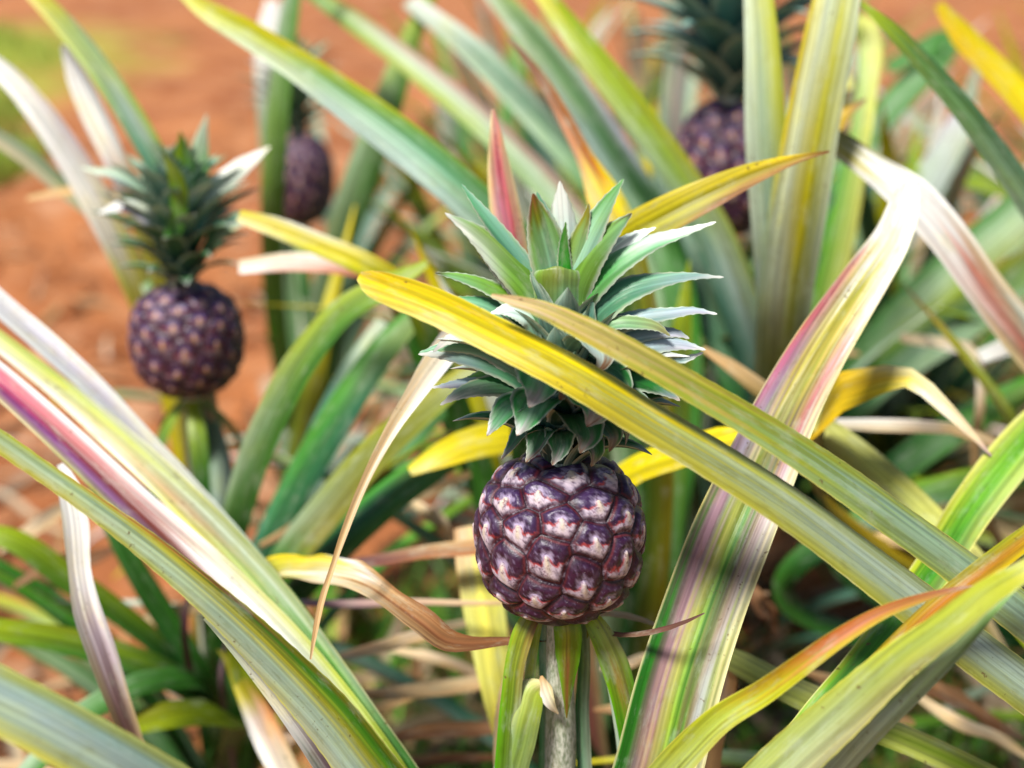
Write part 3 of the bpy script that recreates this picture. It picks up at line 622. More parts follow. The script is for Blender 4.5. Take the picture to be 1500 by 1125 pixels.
T(pA, A_B, [(-110, 468, 34, .90), (0, 560, 44, .875), (100, 650, 49, .86), (200, 745, 56, .845), (300, 835, 60, .83), (385, 915, 61, .82), (470, 1010, 63, .81), (560, 1130, 63, .80)],
  [(0, [WHITE, PINK, (.45, .12, .2), CREAM]), (.25, [WHITE, (.55, .10, .16), (.42, .10, .2), (.3, .14, .3), CREAM]), (.4, [WHITE, (.5, .12, .12), (.26, .08, .08), (.34, .2, .36), (.5, .5, .2)]), (.58, [WHITE, (.40, .24, .2), (.22, .06, .05), (.2, .2, .06), (.4, .4, .1)]),
   (.72, [(.5, .5, .2), WHITE, (.5, .38, .36), (.3, .26, .1)]), (1, [G_YEL, SILL, MAUV, G_MID])], vee=.2, ch=.05, nl=120, na=13, label='pale leaf with a crimson streak at the left edge')
T(pA, A_B, [(-110, 420, 23, .98), (0, 500, 29, .96), (90, 570, 34, .94), (200, 665, 43, .91), (300, 760, 46, .88), (390, 855, 44, .86), (460, 945, 44, .84), (530, 1045, 45, .82), (600, 1145, 45, .81)],
  [(0, [WHITE, PALY]), (.2, [WHITE, (.6, .62, .3), (.40, .46, .08)]), (.38, [WHITE, CREAM, (.55, .58, .2), WHITE]), (.55, [(.45, .48, .05), (.5, .36, .2), SILL, PALY]), (.68, [(.44, .46, .05), (.3, .40, .1), SILL, (.34, .42, .08)]),
   (.82, [CREAM, (.10, .34, .04), (.2, .40, .1), SILL]), (1, [PALY, (.08, .30, .03), G_MID])], edge=(.66, .66, .3), nl=130, na=13)
T(pA, A_B, [(-90, 350, 23, 1.02), (-20, 425, 33, 1.0), (60, 495, 36, .98), (130, 558, 33, .96), (210, 640, 28, .94), (320, 760, 28, .92), (480, 960, 31, .86)],
  [(0, [(.5, .5, .5), WHITE]), (.4, [(.34, .38, .36), LILAC, WHITE]), (.6, [(.4, .42, .2), WHITE]), (1, [G_MID])], nl=90)
# dry and dying blades near the focus
T(pH, H_B, [(88, 680, 8, .85), (98, 705, 26, .845), (110, 760, 36, .84), (117, 840, 32, .84), (126, 890, 40, .84), (148, 955, 42, .845), (170, 1020, 36, .855), (190, 1075, 30, .87), (215, 1160, 26, .9)],
  [(0, [WHITE]), (.3, [WHITE]), (.45, [(.7, .66, .7), (.5, .42, .46), WHITE]), (.65, [CREAM, (.34, .24, .24), (.4, .3, .3), CREAM]), (1, [STRAW, (.4, .3, .26)])], base='end', z=.3, mat=M_DRY, ch=.3, nl=90, label='bleached white dead blade hanging straight down')
T(pK, K_B, [(455, 966, 3, .74), (462, 925, 8, .742), (470, 885, 10, .745), (485, 838, 8, .75), (503, 785, 11, .755), (540, 695, 14, .77), (575, 630, 20, .785), (605, 585, 28, .80), (636, 540, 38, .82), (670, 500, 40, .85), (740, 520, 40, .93)],
  [(0, [TAN]), (.3, [STRAW, TAN]), (.5, [WHITE, STRAW]), (.8, [WHITE, STRAW, WHITE]), (1, [STRAW])], mat=M_DRY, ch=.2, vee=.3, nl=120, label='straw-coloured dead leaf bent down to a thread beside the fruit')
T(pA, A_B, [(800, 938, 4, .765), (770, 939, 8, .765), (730, 941, 14, .765), (690, 944, 22, .762), (655, 940, 36, .76), (620, 915, 42, .76), (580, 886, 34, .775), (545, 862, 36, .80), (500, 846, 42, .84), (450, 840, 40, .885), (400, 846, 36, .93), (360, 900, 36, .97)],
  [(0, [BRN]), (.15, [(.34, .18, .08), BRN, (.3, .16, .08)]), (.28, [(.50, .30, .15), (.34, .2, .1), TAN]), (.38, [TAN, (.5, .36, .22), (.6, .5, .36)]), (.48, [WHITE, STRAW]), (.58, [YEL, WHITE, STRAW]), (.72, [YEL, CREAM, PALY]), (1, [G_YEL])],
  mat=M_DRY, vee=.3, ch=.1, wave=.12, nl=150, label='dying leaf, yellow then papery brown, its tip curling to the stem')
T(pA, A_B, [(1032, 898, 2, .722), (1000, 912, 6, .726), (960, 924, 9, .733), (915, 930, 8, .745), (880, 926, 8, .76), (850, 950, 10, .80)],
  [(0, [(.2, .1, .08)]), (1, [(.3, .18, .15), TAN])], mat=M_DRY, wave=.2, nl=50)
T(pA, A_B, [(968, 918, 4, .79), (930, 904, 9, .80), (880, 897, 10, .81), (840, 905, 10, .82)], [(0, [STRAW]), (1, [TAN, STRAW])], mat=M_DRY, nl=40)
T(pC, C_B, [(700, 800, 24, .94), (640, 806, 22, .94), (560, 820, 20, .95), (480, 828, 12, .96), (400, 826, 6, .97), (330, 836, 8, 1.0)], [(0, [TAN, (.4, .2, .1)]), (.5, [PURP, (.26, .12, .1)]), (1, [PURP])], mat=M_DRY, vee=.2, nl=60, wave=.2)
T(pC, C_B, [(770, 882, 6, .92), (690, 883, 8, .93), (600, 881, 10, .94), (500, 884, 12, .95), (430, 882, 10, .97)], [(0, [STRAW, TAN]), (1, [(.34, .24, .26), MAUV])], mat=M_DRY, nl=50)
T(pK, K_B, [(690, 770, 50, .98), (700, 830, 62, .97), (714, 920, 58, .96), (728, 1010, 46, .96), (742, 1080, 34, .97), (760, 1150, 24, .99)], [(0, [CREAM, (.6, .4, .2)]), (.25, [PALY, (.72, .68, .2), PALY]), (1, [PALY, (.66, .64, .2)])], nl=70, base='end')

# ================================================================== middle distance, traced
# plant K behind the crown
T(pK, K_B, [(262, -14, 10, 1.14), (300, 8, 28, 1.12), (400, 66, 44, 1.08), (500, 134, 55, 1.05), (600, 208, 63, 1.03), (690, 285, 63, 1.02), (770, 360, 61, 1.03), (850, 450, 57, 1.06)],
  [(0, [YEL, PALY]), (.3, [YEL, (.4, .42, .04), SILL]), (.48, [(.42, .46, .04), (.2, .34, .16), SILB]), (.7, [(.2, .34, .1), (.18, .36, .22), SILB]), (1, [G_MID, SIL])], vee=-.2, nl=80, label='broad leaf with a yellow upper edge reaching to the top left')
T(pK, K_B, [(430, -30, 16, 1.45), (520, 30, 31, 1.4), (620, 105, 37, 1.35), (720, 190, 42, 1.3), (800, 270, 42, 1.28), (880, 370, 42, 1.25)], [(0, [G_YEL, G_MID]), (.4, [(.5, .3, .26), SILL, (.36, .42, .04)]), (1, [(.4, .22, .2), SIL, G_MID])], nl=60)
T(pK, K_B, [(600, 0, 23, 1.5), (680, 60, 36, 1.45), (770, 150, 42, 1.4), (850, 240, 42, 1.36), (920, 330, 42, 1.3)], [(0, [SILL, WHITE]), (.4, [SIL, (.18, .3, .2), SILL]), (1, [G_MID, SIL])], nl=60)
T(pK, K_B, [(700, -40, 23, 1.35), (760, 30, 39, 1.32), (840, 130, 47, 1.3), (900, 220, 47, 1.28), (960, 320, 47, 1.25)], [(0, [SILL, G_YEL]), (.3, [SIL, (.2, .34, .14), SIL]), (.7, [(.3, .4, .36), G_MID, LILAC]), (1, [G_MID])], nl=60)
T(pK, K_B, [(722, 160, 4, .86), (726, 200, 20, .86), (733, 260, 38, .865), (742, 320, 46, .87), (752, 380, 48, .88), (770, 470, 48, .9)], [(0, [CREAM, PINK]), (.3, [CREAM, PINK, CREAM]), (.55, [CREAM, (.7, .4, .48), (.62, .2, .26), CREAM]), (1, [CREAM, (.6, .3, .3), CREAM])], k=.1, nl=60, label='pink and cream pointed blade rising behind the crown')
T(pK, K_B, [(745, 55, 4, 1.05), (790, 110, 14, 1.03), (828, 175, 22, 1.01), (860, 235, 28, 1.0), (885, 285, 50, .99), (905, 330, 56, .98), (925, 400, 54, .98)], [(0, [BRN]), (.3, [BRN, (.38, .18, .06)]), (.5, [(.44, .2, .04), ORNG]), (.65, [YELO, YEL]), (1, [G_DK, OLV])], nl=70, wave=.1, label='yellow leaf with a withered brown tip')
T(pK, K_B, [(1215, 222, 3, .84), (1170, 232, 12, .84), (1110, 252, 30, .84), (1040, 283, 46, .84), (970, 318, 56, .845), (910, 352, 58, .855), (860, 400, 56, .88)], [(0, [BRN]), (.15, [(.42, .26, .12), YEL]), (.35, [(.36, .18, .1), (.42, .36, .03), YEL]), (.6, [(.44, .42, .03), (.38, .36, .03), YEL]), (.97, [(.42, .42, .04), (.6, .56, .04)]), (1, [G_DK])], vee=.3, k=.2, nl=80, label='yellow leaf folded along its middle, tip pointing right')
T(pK, K_B, [(1110, 630, 10, .86), (1060, 640, 34, .87), (1000, 660, 42, .89), (930, 685, 40, .92), (880, 720, 40, .95)], [(0, [YEL]), (.9, [YEL, (.6, .56, .05)]), (1, [G_DK])], nl=40)
T(pK, K_B, [(600, 690, 14, .98), (640, 668, 36, .98), (700, 645, 48, .99), (770, 640, 50, 1.0), (860, 690, 48, 1.03)], [(0, [YEL]), (.9, [(.6, .54, .04), OLV]), (1, [G_DK])], nl=40)
# E, the plant with the half hidden fruit
T(pE, E_B, [(1108, -40, 40, .98), (1116, 60, 50, .98), (1122, 200, 60, .99), (1134, 350, 62, 1.02), (1142, 480, 60, 1.07), (1140, 580, 56, 1.14)], [(0, [SILL, (.5, .52, .08)]), (.4, [SILL, SIL, (.44, .46, .08)]), (.7, [SILB, TEAL]), (1, [SIL, G_MID])], k=.1, nl=70)
T(pE, E_B, [(1232, -40, 60, .95), (1218, 40, 74, .95), (1194, 160, 78, .96), (1172, 290, 82, .98), (1152, 420, 80, 1.02), (1140, 560, 72, 1.1)], [(0, [YEL, SILL, (.4, .4, .04), SILL]), (.4, [YEL, SILL, (.42, .38, .03), (.34, .34, .04), SILL]), (.65, [SIL, SILL, (.28, .30, .04), SILB]), (1, [SIL, (.26, .3, .05), SIL])], k=.1, vee=.25, nl=70, na=13, label='upright leaf with an olive stripe down its middle')
T(pE, E_B, [(755, -60, 16, 1.2), (800, -5, 28, 1.18), (850, 60, 39, 1.16), (920, 150, 47, 1.15), (985, 240, 51, 1.15), (1040, 330, 56, 1.16), (1080, 430, 56, 1.18), (1110, 540, 51, 1.22)], [(0, [YEL]), (.2, [(.4, .44, .04), (.28, .38, .05)]), (.5, [SIL, (.3, .4, .1), (.42, .42, .04)]), (.75, [TEAL, SILB, (.3, .36, .1)]), (1, [TEAL, SILB])], nl=70)
T(pE, E_B, [(1245, 130, 10, 1.3), (1240, 40, 4, 1.32), (1262, 30, 30, 1.3), (1275, 60, 36, 1.29), (1270, 130, 30, 1.28), (1240, 300, 40, 1.28)], [(0, [PALY]), (1, [G_BR, PALY])], nl=50)
T(pE, E_B, [(1268, 145, 4, 1.05), (1235, 165, 22, 1.05), (1210, 195, 30, 1.06), (1185, 250, 34, 1.1)], [(0, [BRN]), (.2, [YELO]), (1, [YEL])], nl=30)
T(pE, E_B, [(1000, 330, 30, 1.3), (1030, 420, 50, 1.28), (1070, 520, 56, 1.27), (1110, 640, 50, 1.3)], [(0, [TEAL, SIL]), (1, [G_MID, TEAL])], nl=40)
# J at the right edge
T(pJ, J_B, [(1262, 4, 6, .95), (1300, 36, 20, .95), (1360, 98, 28, .96), (1420, 168, 34, .97), (1480, 250, 40, .99), (1550, 350, 44, 1.02), (1640, 520, 46, 1.08)], [(0, [G_YEL]), (.15, [(.2, .32, .12), (.12, .24, .1)]), (.5, [(.3, .4, .28), (.16, .28, .16)]), (1, [SIL, SILB])], nl=80)
T(pJ, J_B, [(1375, 6, 14, 1.2), (1410, 50, 34, 1.2), (1460, 100, 38, 1.2), (1530, 180, 40, 1.2), (1640, 340, 44, 1.22)], [(0, [YELO, YEL]), (.4, [YEL]), (1, [G_YEL, OLV])], nl=50)
T(pJ, J_B, [(1195, 180, 10, 1.02), (1225, 205, 34, 1.0), (1280, 245, 42, .98), (1335, 285, 58, .97), (1390, 345, 58, .97), (1440, 415, 56, .98), (1500, 490, 60, 1.0), (1590, 600, 60, 1.05)],  # white stretch is overexposed sunlight painted into the blade's colour
  [(0, [OLV]), (.12, [(.55, .5, .2), OLV]), (.25, [WHITE]), (.4, [WHITE]), (.55, [WHITE, (.6, .28, .22), CREAM]), (.75, [CREAM, (.5, .22, .16), SILL, WHITE]), (1, [CREAM, SILL])], k=.3, nl=90, na=11, label='arching leaf painted white with sun glare, with a red streak')
T(pJ, J_B, [(1452, 668, 2, .86), (1420, 632, 12, .865), (1385, 598, 20, .87), (1345, 562, 26, .88), (1325, 552, 30, .885), (1280, 562, 44, .89), (1235, 576, 50, .90), (1215, 600, 46, .92)],
  [(0, [MAUV]), (.1, [STRAW]), (.4, [WHITE, CREAM]), (.55, [YEL, CREAM]), (.75, [(.6, .46, .04), YELO]), (1, [YELO, OLV])], mat=M_DRY, vee=.3, nl=70, base='none' and 'end', label='yellow leaf folded over to a papery white tip')
T(pJ, J_B, [(1225, 620, 14, 1.0), (1300, 622, 20, 1.0), (1400, 628, 16, 1.0), (1480, 660, 14, 1.02)], [(0, [WHITE, STRAW]), (1, [TAN])], mat=M_DRY, nl=30)
T(pJ, J_B, [(1320, 494, 14, 1.15), (1380, 502, 18, 1.15), (1432, 520, 22, 1.15), (1438, 560, 14, 1.15), (1430, 640, 14, 1.16)], [(0, [STRAW]), (.5, [STRAW, WHITE]), (1, [TAN])], mat=M_DRY, nl=40)
T(pJ, J_B, [(1435, 522, 20, 1.14), (1480, 505, 26, 1.14), (1540, 500, 26, 1.15)], [(0, [WHITE]), (1, [STRAW])], mat=M_DRY, nl=30)
T(pB, B_B, [(1180, 600, 20, .98), (1230, 645, 44, .97), (1290, 695, 50, .95), (1360, 760, 50, .93), (1430, 830, 48, .92), (1520, 930, 48, .92)], [(0, [(.5, .5, .2)]), (.5, [PALY, (.44, .48, .14)]), (1, [CREAM, G_YEL])], nl=60)
T(pB, B_B, [(1030, 510, 8, .98), (1070, 535, 20, .98), (1130, 580, 26, .98), (1200, 625, 24, .99)], [(0, [TAN]), (1, [STRAW, OLV])], mat=M_DRY, nl=30)
T(pB, B_B, [(1440, 1135, 40, .80), (1350, 1092, 40, .81), (1250, 1050, 42, .82), (1150, 1005, 40, .83), (1075, 965, 34, .85), (1020, 940, 10, .87)], [(0, [PALY, (.3, .4, .05), PALY]), (.5, [(.7, .7, .35), (.4, .46, .06)]), (1, [PALY])], base='start', nl=70)
T(pB, B_B, [(1045, 1060, 40, .86), (1062, 1010, 36, .86), (1072, 965, 6, .86)], [(0, [TAN]), (.5, [(.62, .4, .24), WHITE]), (1, [TAN])], base='start', nl=40, mat=M_DRY)
# broad dark leaves of G
for tr_, rows_ in [
    ([(1560, 240, 40, 1.4), (1480, 320, 60, 1.42), (1380, 410, 70, 1.45), (1290, 500, 70, 1.5), (1210, 580, 60, 1.55)], [(0, [G_MID, SILL]), (.5, [G_MID, SIL, G_YEL]), (1, [G_DK, G_MID])]),
    ([(1560, 340, 40, 1.3), (1480, 410, 60, 1.32), (1400, 470, 64, 1.34), (1300, 540, 60, 1.36), (1200, 640, 50, 1.4)], [(0, [OLV, G_MID]), (.5, [(.2, .26, .04), G_DK, SIL]), (1, [G_DK])]),
    ([(1560, 540, 30, 1.2), (1460, 590, 44, 1.2), (1360, 650, 48, 1.2), (1260, 730, 44, 1.22)], [(0, [G_YEL, G_BR]), (.5, [G_BR, G_MID]), (1, [G_DK])]),
    ([(1420, 150, 30, 1.6), (1380, 230, 46, 1.6), (1320, 330, 50, 1.6), (1260, 440, 50, 1.6)], [(0, [LILAC, SILL]), (.5, [SIL, (.4, .44, .42)]), (1, [G_MID, G_DK])]),
    ([(1300, 100, 20, 1.8), (1380, 60, 40, 1.8), (1250, 230, 40, 1.8), (1220, 400, 40, 1.8)], [(0, [G_MID]), (1, [G_BR])]),
    ([(1560, 690, 30, 1.15), (1440, 700, 40, 1.14), (1320, 735, 40, 1.14), (1200, 800, 36, 1.15)], [(0, [G_MID, G_YEL]), (1, [G_DK, G_MID])])]:
    T(pG if tr_[0][3] > 1.25 else pJ, G_B if tr_[0][3] > 1.25 else J_B, tr_, rows_, nl=50)
# plant C (left fruit) leaves
for tr_, rows_ in [
    ([(625, 385, 10, .98), (580, 410, 30, .98), (500, 455, 42, .99), (445, 520, 46, 1.0), (400, 600, 48, 1.02), (360, 700, 46, 1.05), (335, 800, 42, 1.09)], [(0, [G_YEL]), (.3, [(.4, .46, .1), G_MID]), (.7, [SIL, G_MID]), (1, [G_MID, G_DK])]),
    ([(640, 430, 20, 1.1), (570, 500, 40, 1.1), (500, 600, 48, 1.1), (440, 700, 50, 1.12), (380, 830, 46, 1.14)], [(0, [G_MID, G_YEL]), (.5, [G_BR, TEAL]), (1, [TEAL, G_DK])]),
    ([(720, 520, 20, .99), (640, 580, 40, .99), (560, 650, 50, 1.0), (480, 740, 52, 1.02), (400, 840, 46, 1.06)], [(0, [OLV, G_YEL]), (.4, [(.34, .36, .05), (.24, .26, .06)]), (.8, [SIL, (.3, .28, .08)]), (1, [G_MID])]),
    ([(700, 640, 30, 1.04), (620, 690, 48, 1.04), (530, 760, 54, 1.05), (440, 850, 48, 1.08)], [(0, [G_YEL, G_MID]), (.5, [G_BR, TEAL, G_MID]), (1, [G_DK])]),
    ([(560, 470, 20, 1.2), (520, 540, 40, 1.2), (470, 640, 44, 1.2), (420, 760, 40, 1.2)], [(0, [SILL]), (.5, [TEAL, SIL]), (1, [G_DK])]),
    ([(680, 560, 24, 1.15), (600, 640, 40, 1.14), (500, 770, 50, 1.14), (410, 880, 44, 1.15)], [(0, [G_MID]), (.5, [TEAL, G_BR]), (1, [G_DK])]),
    ([(470, 640, 20, 1.18), (440, 710, 34, 1.18), (400, 800, 36, 1.18), (360, 900, 36, 1.18)], [(0, [G_BR]), (1, [G_DK, G_MID])]),
    ([(300, 600, 30, 1.2), (310, 660, 50, 1.19), (318, 740, 60, 1.18), (320, 840, 56, 1.18)], [(0, [G_DK, SIL]), (.5, [(.3, .38, .34), SILB]), (1, [G_DK])]),
    ([(-60, 915, 30, .98), (30, 925, 36, 1.0), (130, 945, 40, 1.03), (220, 975, 40, 1.06), (290, 1010, 36, 1.1)], [(0, [G_YEL]), (.5, [(.36, .40, .05), G_MID]), (1, [G_MID, G_DK])]),
    ([(-60, 770, 20, 1.05), (20, 790, 34, 1.05), (100, 845, 38, 1.07), (180, 900, 34, 1.1), (270, 980, 30, 1.14)], [(0, [G_YEL]), (.5, [G_YEL, G_MID]), (1, [G_DK])]),
    ([(190, 1060, 30, 1.0), (250, 1045, 40, 1.02), (300, 1040, 40, 1.05)], [(0, [G_YEL, OLV]), (1, [(.2, .26, .03)])]),
    ([(420, 1135, 40, .95), (395, 1085, 44, .96), (370, 1030, 38, .98), (345, 985, 20, 1.0)], [(0, [WHITE, STRAW]), (.5, [WHITE, (.6, .3, .14)]), (.8, [YEL, OLV]), (1, [OLV])]),
    ([(130, 700, 10, 1.1), (180, 800, 30, 1.1), (240, 900, 36, 1.12), (290, 980, 34, 1.14)], [(0, [G_MID]), (1, [G_DK, G_MID])]),
    ([(40, 1130, 30, .95), (100, 1060, 34, .97), (180, 1010, 34, 1.0), (260, 990, 30, 1.06)], [(0, [SIL, G_MID]), (1, [G_MID])]),
    ([(350, 315, 18, 1.0), (400, 330, 30, 1.0), (470, 357, 34, 1.0), (540, 388, 36, 1.0), (600, 430, 36, 1.02), (640, 520, 36, 1.05)], [(0, [YEL, CREAM]), (.3, [WHITE, YEL, (.5, .5, .04)]), (.7, [YEL, G_YEL]), (1, [G_MID])]),
    ([(350, 390, 20, 1.1), (420, 382, 26, 1.1), (500, 388, 26, 1.1), (560, 400, 30, 1.12), (600, 480, 30, 1.15)], [(0, [STRAW, WHITE]), (.4, [WHITE, (.6, .3, .2)]), (.8, [(.55, .22, .14)]), (1, [G_MID])])]:
    right = tr_[0][0] in (350,)
    T(pK if right else pC, K_B if right else C_B, tr_, rows_, nl=56, z=.2)
# left edge plant H and C's own pale upper leaves
T(pC, C_B+np.array([0, .12, 0]), [(-60, 60, 20, 1.2), (0, 100, 28, 1.2), (60, 165, 38, 1.2), (110, 240, 44, 1.21), (150, 310, 46, 1.22), (190, 390, 44, 1.24), (225, 480, 40, 1.27)],  # white for most of its length, yellow towards the foot
  [(0, [WHITE]), (.5, [WHITE, WHITE, (.6, .52, .56)]), (.7, [WHITE, CREAM]), (.85, [PALY, (.68, .62, .2)]), (1, [YEL, PALY])], base='end', nl=70, label='long white blade crossing the red soil at the left edge')
T(pC, C_B, [(93, 66, 8, 1.2), (112, 110, 28, 1.2), (136, 165, 36, 1.2), (165, 225, 34, 1.2), (205, 320, 30, 1.2)], [(0, [WHITE]), (.5, [WHITE]), (.8, [(.6, .5, .52), (.5, .4, .2)]), (1, [OLV])], nl=50)
T(pC, C_B, [(30, -30, 20, 1.15), (90, 30, 32, 1.14), (150, 105, 36, 1.13), (205, 190, 38, 1.13), (245, 270, 36, 1.14), (262, 380, 30, 1.16)], [(0, [YEL]), (.3, [G_YEL, SIL]), (.6, [(.2, .36, .2), SILB, G_YEL]), (1, [G_MID, TEAL])], nl=60)
T(pC, C_B, [(-60, 170, 20, 1.3), (20, 215, 24, 1.3), (90, 270, 26, 1.3), (160, 330, 24, 1.3), (220, 420, 24, 1.25)], [(0, [SIL, STRAW]), (1, [G_MID, SIL])], nl=40)
T(pC, C_B, [(40, 290, 6, 1.25), (90, 280, 14, 1.25), (150, 280, 18, 1.24), (220, 330, 18, 1.2)], [(0, [TAN]), (1, [STRAW])], nl=30, mat=M_DRY)
# D, the far fruit
T(pD, D_B, [(432, -30, 22, 1.35), (420, 50, 30, 1.35), (408, 150, 34, 1.36), (400, 270, 34, 1.4), (400, 400, 32, 1.5)], [(0, [SIL, (.2, .38, .1)]), (.5, [(.34, .48, .18), (.24, .42, .12)]), (1, [(.2, .38, .1)])], nl=50, k=.1)
T(pD, D_B, [(640, -30, 16, 1.5), (600, 60, 31, 1.5), (565, 160, 44, 1.5), (525, 270, 51, 1.52), (490, 380, 47, 1.58)], [(0, [G_YEL]), (.5, [SIL, (.14, .3, .06)]), (1, [SIL, G_MID])], nl=50, k=.15)
T(pD, D_B, [(400, 0, 20, 1.7), (395, 40, 34, 1.7), (388, 90, 30, 1.7), (395, 200, 30, 1.72)], [(0, [WHITE]), (.5, [WHITE]), (1, [SIL])], nl=40)

# ================================================================== the other fruits, stems, crowns
def minor_fruit(pl, cen, rx, rz, phase, crown_h, L_, w_, n, tilt=None, sets=None):
    f = fruit('fruit', pl, cen, rx, rz, n_eyes=96, phase=phase, nu=260, nv=160, ripe=1.)
    tube('stem', pl, [[cen[0], cen[1], cen[2]-rz*.92], [cen[0], cen[1], cen[2]*.6], [cen[0], cen[1], .05]], [.0085, .010, .016], M_STEM, ns=14, nl=24)
    foot = cen+UP*rz*.97
    cr = crown_core(pl, foot, crown_h*.9, .010)
    crown_fill(cr, foot, crown_h, n, L_, w_, sets or [dkg, dkg, ltr, tealr, tealr, yg], az0=phase, nl=18, droop=-12)
    for i in range(5):
        az = phase+i*1.3; out = np.array([math.sin(az), -math.cos(az), 0])
        z = cen[2]-rz-.004
        pts = [np.array([cen[0], cen[1], z])+out*.008, np.array([cen[0], cen[1], z-.02])+out*.028, np.array([cen[0], cen[1], z-.07])+out*.045, np.array([cen[0], cen[1], z-.13])+out*.05]
        leaf_obj('bract', pl, pts, [.010, .014, .012, .001], [(0, [G_YEL]), (.5, [G_DK, G_MID]), (1, [G_MID])], ref=out, ch=-.2, comp=False, nl=20, na=5)
    return f, cr
FC2 = P(274, 497, 1.15); m2 = 1.15/FPX
f2, cr2 = minor_fruit(pC, FC2, 83*m2, 84*m2, .3, .095, .068, .022, 64)
FC3 = P(438, 262, 1.75); m3 = 1.75/FPX
minor_fruit(pD, FC3, 52*m3, 68*m3, 1.2, .10, .075, .02, 44)
FC4 = P(1064, 246, 1.38); m4 = 1.38/FPX
minor_fruit(pE, FC4, 76*m4, 100*m4, 2.1, .20, .15, .042, 84, sets=[[(0, [(.10, .26, .24)]), (1, [(.3, .48, .50)])], [(0, [(.12, .30, .30)]), (1, [(.26, .48, .50)])], tealr, tealr])
# taller upper leaves on the left fruit's crown
def CT(par, tr, rows, **kw):
    return T(par, None, tr, rows, name='crown_leaf', mat=M_CROWN, nl=30, na=7, **kw)
for tr_, rows_ in [([(268, 330, 26, 1.11), (270, 270, 30, 1.10), (268, 225, 22, 1.09), (264, 192, 2, 1.08)], [(0, [G_MID]), (1, [G_YEL, G_BR])]),
                   ([(280, 330, 26, 1.12), (290, 260, 32, 1.11), (292, 220, 26, 1.11), (303, 168, 2, 1.1)], [(0, [G_MID]), (.5, [SIL, G_MID]), (1, [SILL])]),
                   ([(270, 330, 24, 1.10), (248, 270, 30, 1.10), (225, 235, 26, 1.1), (195, 190, 2, 1.1)], [(0, [G_DK]), (1, [TEAL, SIL])]),
                   ([(280, 340, 24, 1.11), (310, 280, 30, 1.11), (345, 250, 28, 1.11), (395, 215, 2, 1.1)], [(0, [TEAL]), (.5, [WHITE, SILL]), (1, [WHITE])]),
                   ([(262, 350, 24, 1.12), (225, 290, 28, 1.12), (190, 262, 24, 1.12), (120, 245, 2, 1.12)], [(0, [TEAL]), (.5, [SILL, TEAL]), (1, [SILL])]),
                   ([(250, 370, 22, 1.11), (215, 315, 24, 1.1), (185, 300, 20, 1.1), (145, 312, 2, 1.1)], [(0, [G_DK]), (.6, [SILL, LILAC]), (1, [WHITE])]),
                   ([(300, 370, 22, 1.11), (330, 330, 24, 1.1), (360, 318, 20, 1.1), (400, 330, 2, 1.1)], [(0, [G_DK]), (.6, [TEAL, SIL]), (1, [SILL])]),
                   ([(250, 350, 22, 1.09), (262, 300, 26, 1.08), (258, 262, 22, 1.07), (240, 225, 2, 1.06)], [(0, [G_MID]), (1, [G_YEL])])]:
    CT(cr2, tr_, rows_)

# ================================================================== plants filling the rows behind
ROWSETS = [
    [(0, [G_DK, G_MID]), (.35, [G_MID, SIL, G_MID]), (.8, [SIL, G_YEL]), (1, [YEL])],
    [(0, [G_DK, TEAL]), (.4, [TEAL, SILB]), (.85, [SILL, SIL]), (1, [WHITE])],
    [(0, [G_MID]), (.5, [G_YEL, SIL, OLV]), (.85, [YEL, G_YEL]), (1, [BRN])],
    [(0, [G_MID, SIL]), (.5, [SILL, SIL, MAUV]), (.8, [WHITE, (.6, .3, .3), CREAM]), (1, [WHITE])],
    [(0, [G_DK]), (.5, [G_BR, G_MID]), (1, [G_YEL])],
    [(0, [OLV]), (.4, [STRAW, TAN]), (1, [TAN])]]
def arch_leaf(pl, B, az, L_, e0, e1, w_, rows, z0=.1, nl=34, guard=True, mat=None):
    pts, out = blade_path(np.array([B[0], B[1], 0.]), az, z0, .02, L_, e0, e1, n=7)
    for p in pts: p[2] = max(p[2], .012)
    if guard:
        # keep the view on the sharp plant and the fruits free
        dense = spline(pts, 30)[0]; rej = random.random()
        for q in dense:
            x, y, d = proj(q)
            if -80 < x < 1580 and -80 < y < 1160:
                if d < 1.02: return
                for (fx, fy, r, fd) in ((276, 370, 190, 1.17), (434, 240, 95, 1.8), (1060, 120, 150, 1.42)):
                    if (x-fx)**2+(y-fy)**2 < r*r and d < fd: return
                if y > 880 and rej < (.72 if x < 1080 else .85): return
                if x < 360 and y < 560 and d < 3 and random.random() < .25: return
            if q[2] < .3 and q[1] < 1.0 and d < 1.0 and abs(x-820) < 150 and y < 1125: return
    wid = [w_*.9, w_, w_, w_*.92, w_*.75, w_*.45, .001]
    r = random.random()
    leaf_obj('leaf', pl, pts, wid, rows, ref=UP*.8-out*.6, ch=.28, vee=.08, comp=False, nl=nl, na=7, under=.5, wave=.05, mat=mat, seed=random.randrange(9999))
def rosette(pl, B, n, L_=.55, w_=.036, az0=0., sets=(0, 1, 2, 4), **kw):
    for i in range(n):
        t = (i+.5)/n; az = az0+i*GA
        e0 = math.radians(38+48*t+random.uniform(-6, 6)); e1 = math.radians(-42+75*t+random.uniform(-14, 14))
        arch_leaf(pl, B, az, L_*random.uniform(.75, 1.1)*(1 if t > .2 else .8), e0, e1, w_*random.uniform(.8, 1.15), ROWSETS[5 if t < .22 and random.random() < .7 else random.choice(sets)], z0=.06+.16*t, **kw)
rosette(pA, A_B, 26, .5, az0=.4)
rosette(pC, C_B, 40, .48, .027, az0=1.3, sets=(0, 1, 4, 4, 2))
rosette(pK, K_B, 50, .52, .026, az0=2.2, sets=(0, 1, 2, 4))
rosette(pE, E_B, 56, .6, .028, az0=.9, sets=(0, 1, 1, 2, 4))
rosette(pD, D_B, 18, .5, az0=.2, sets=(0, 1, 3, 4))
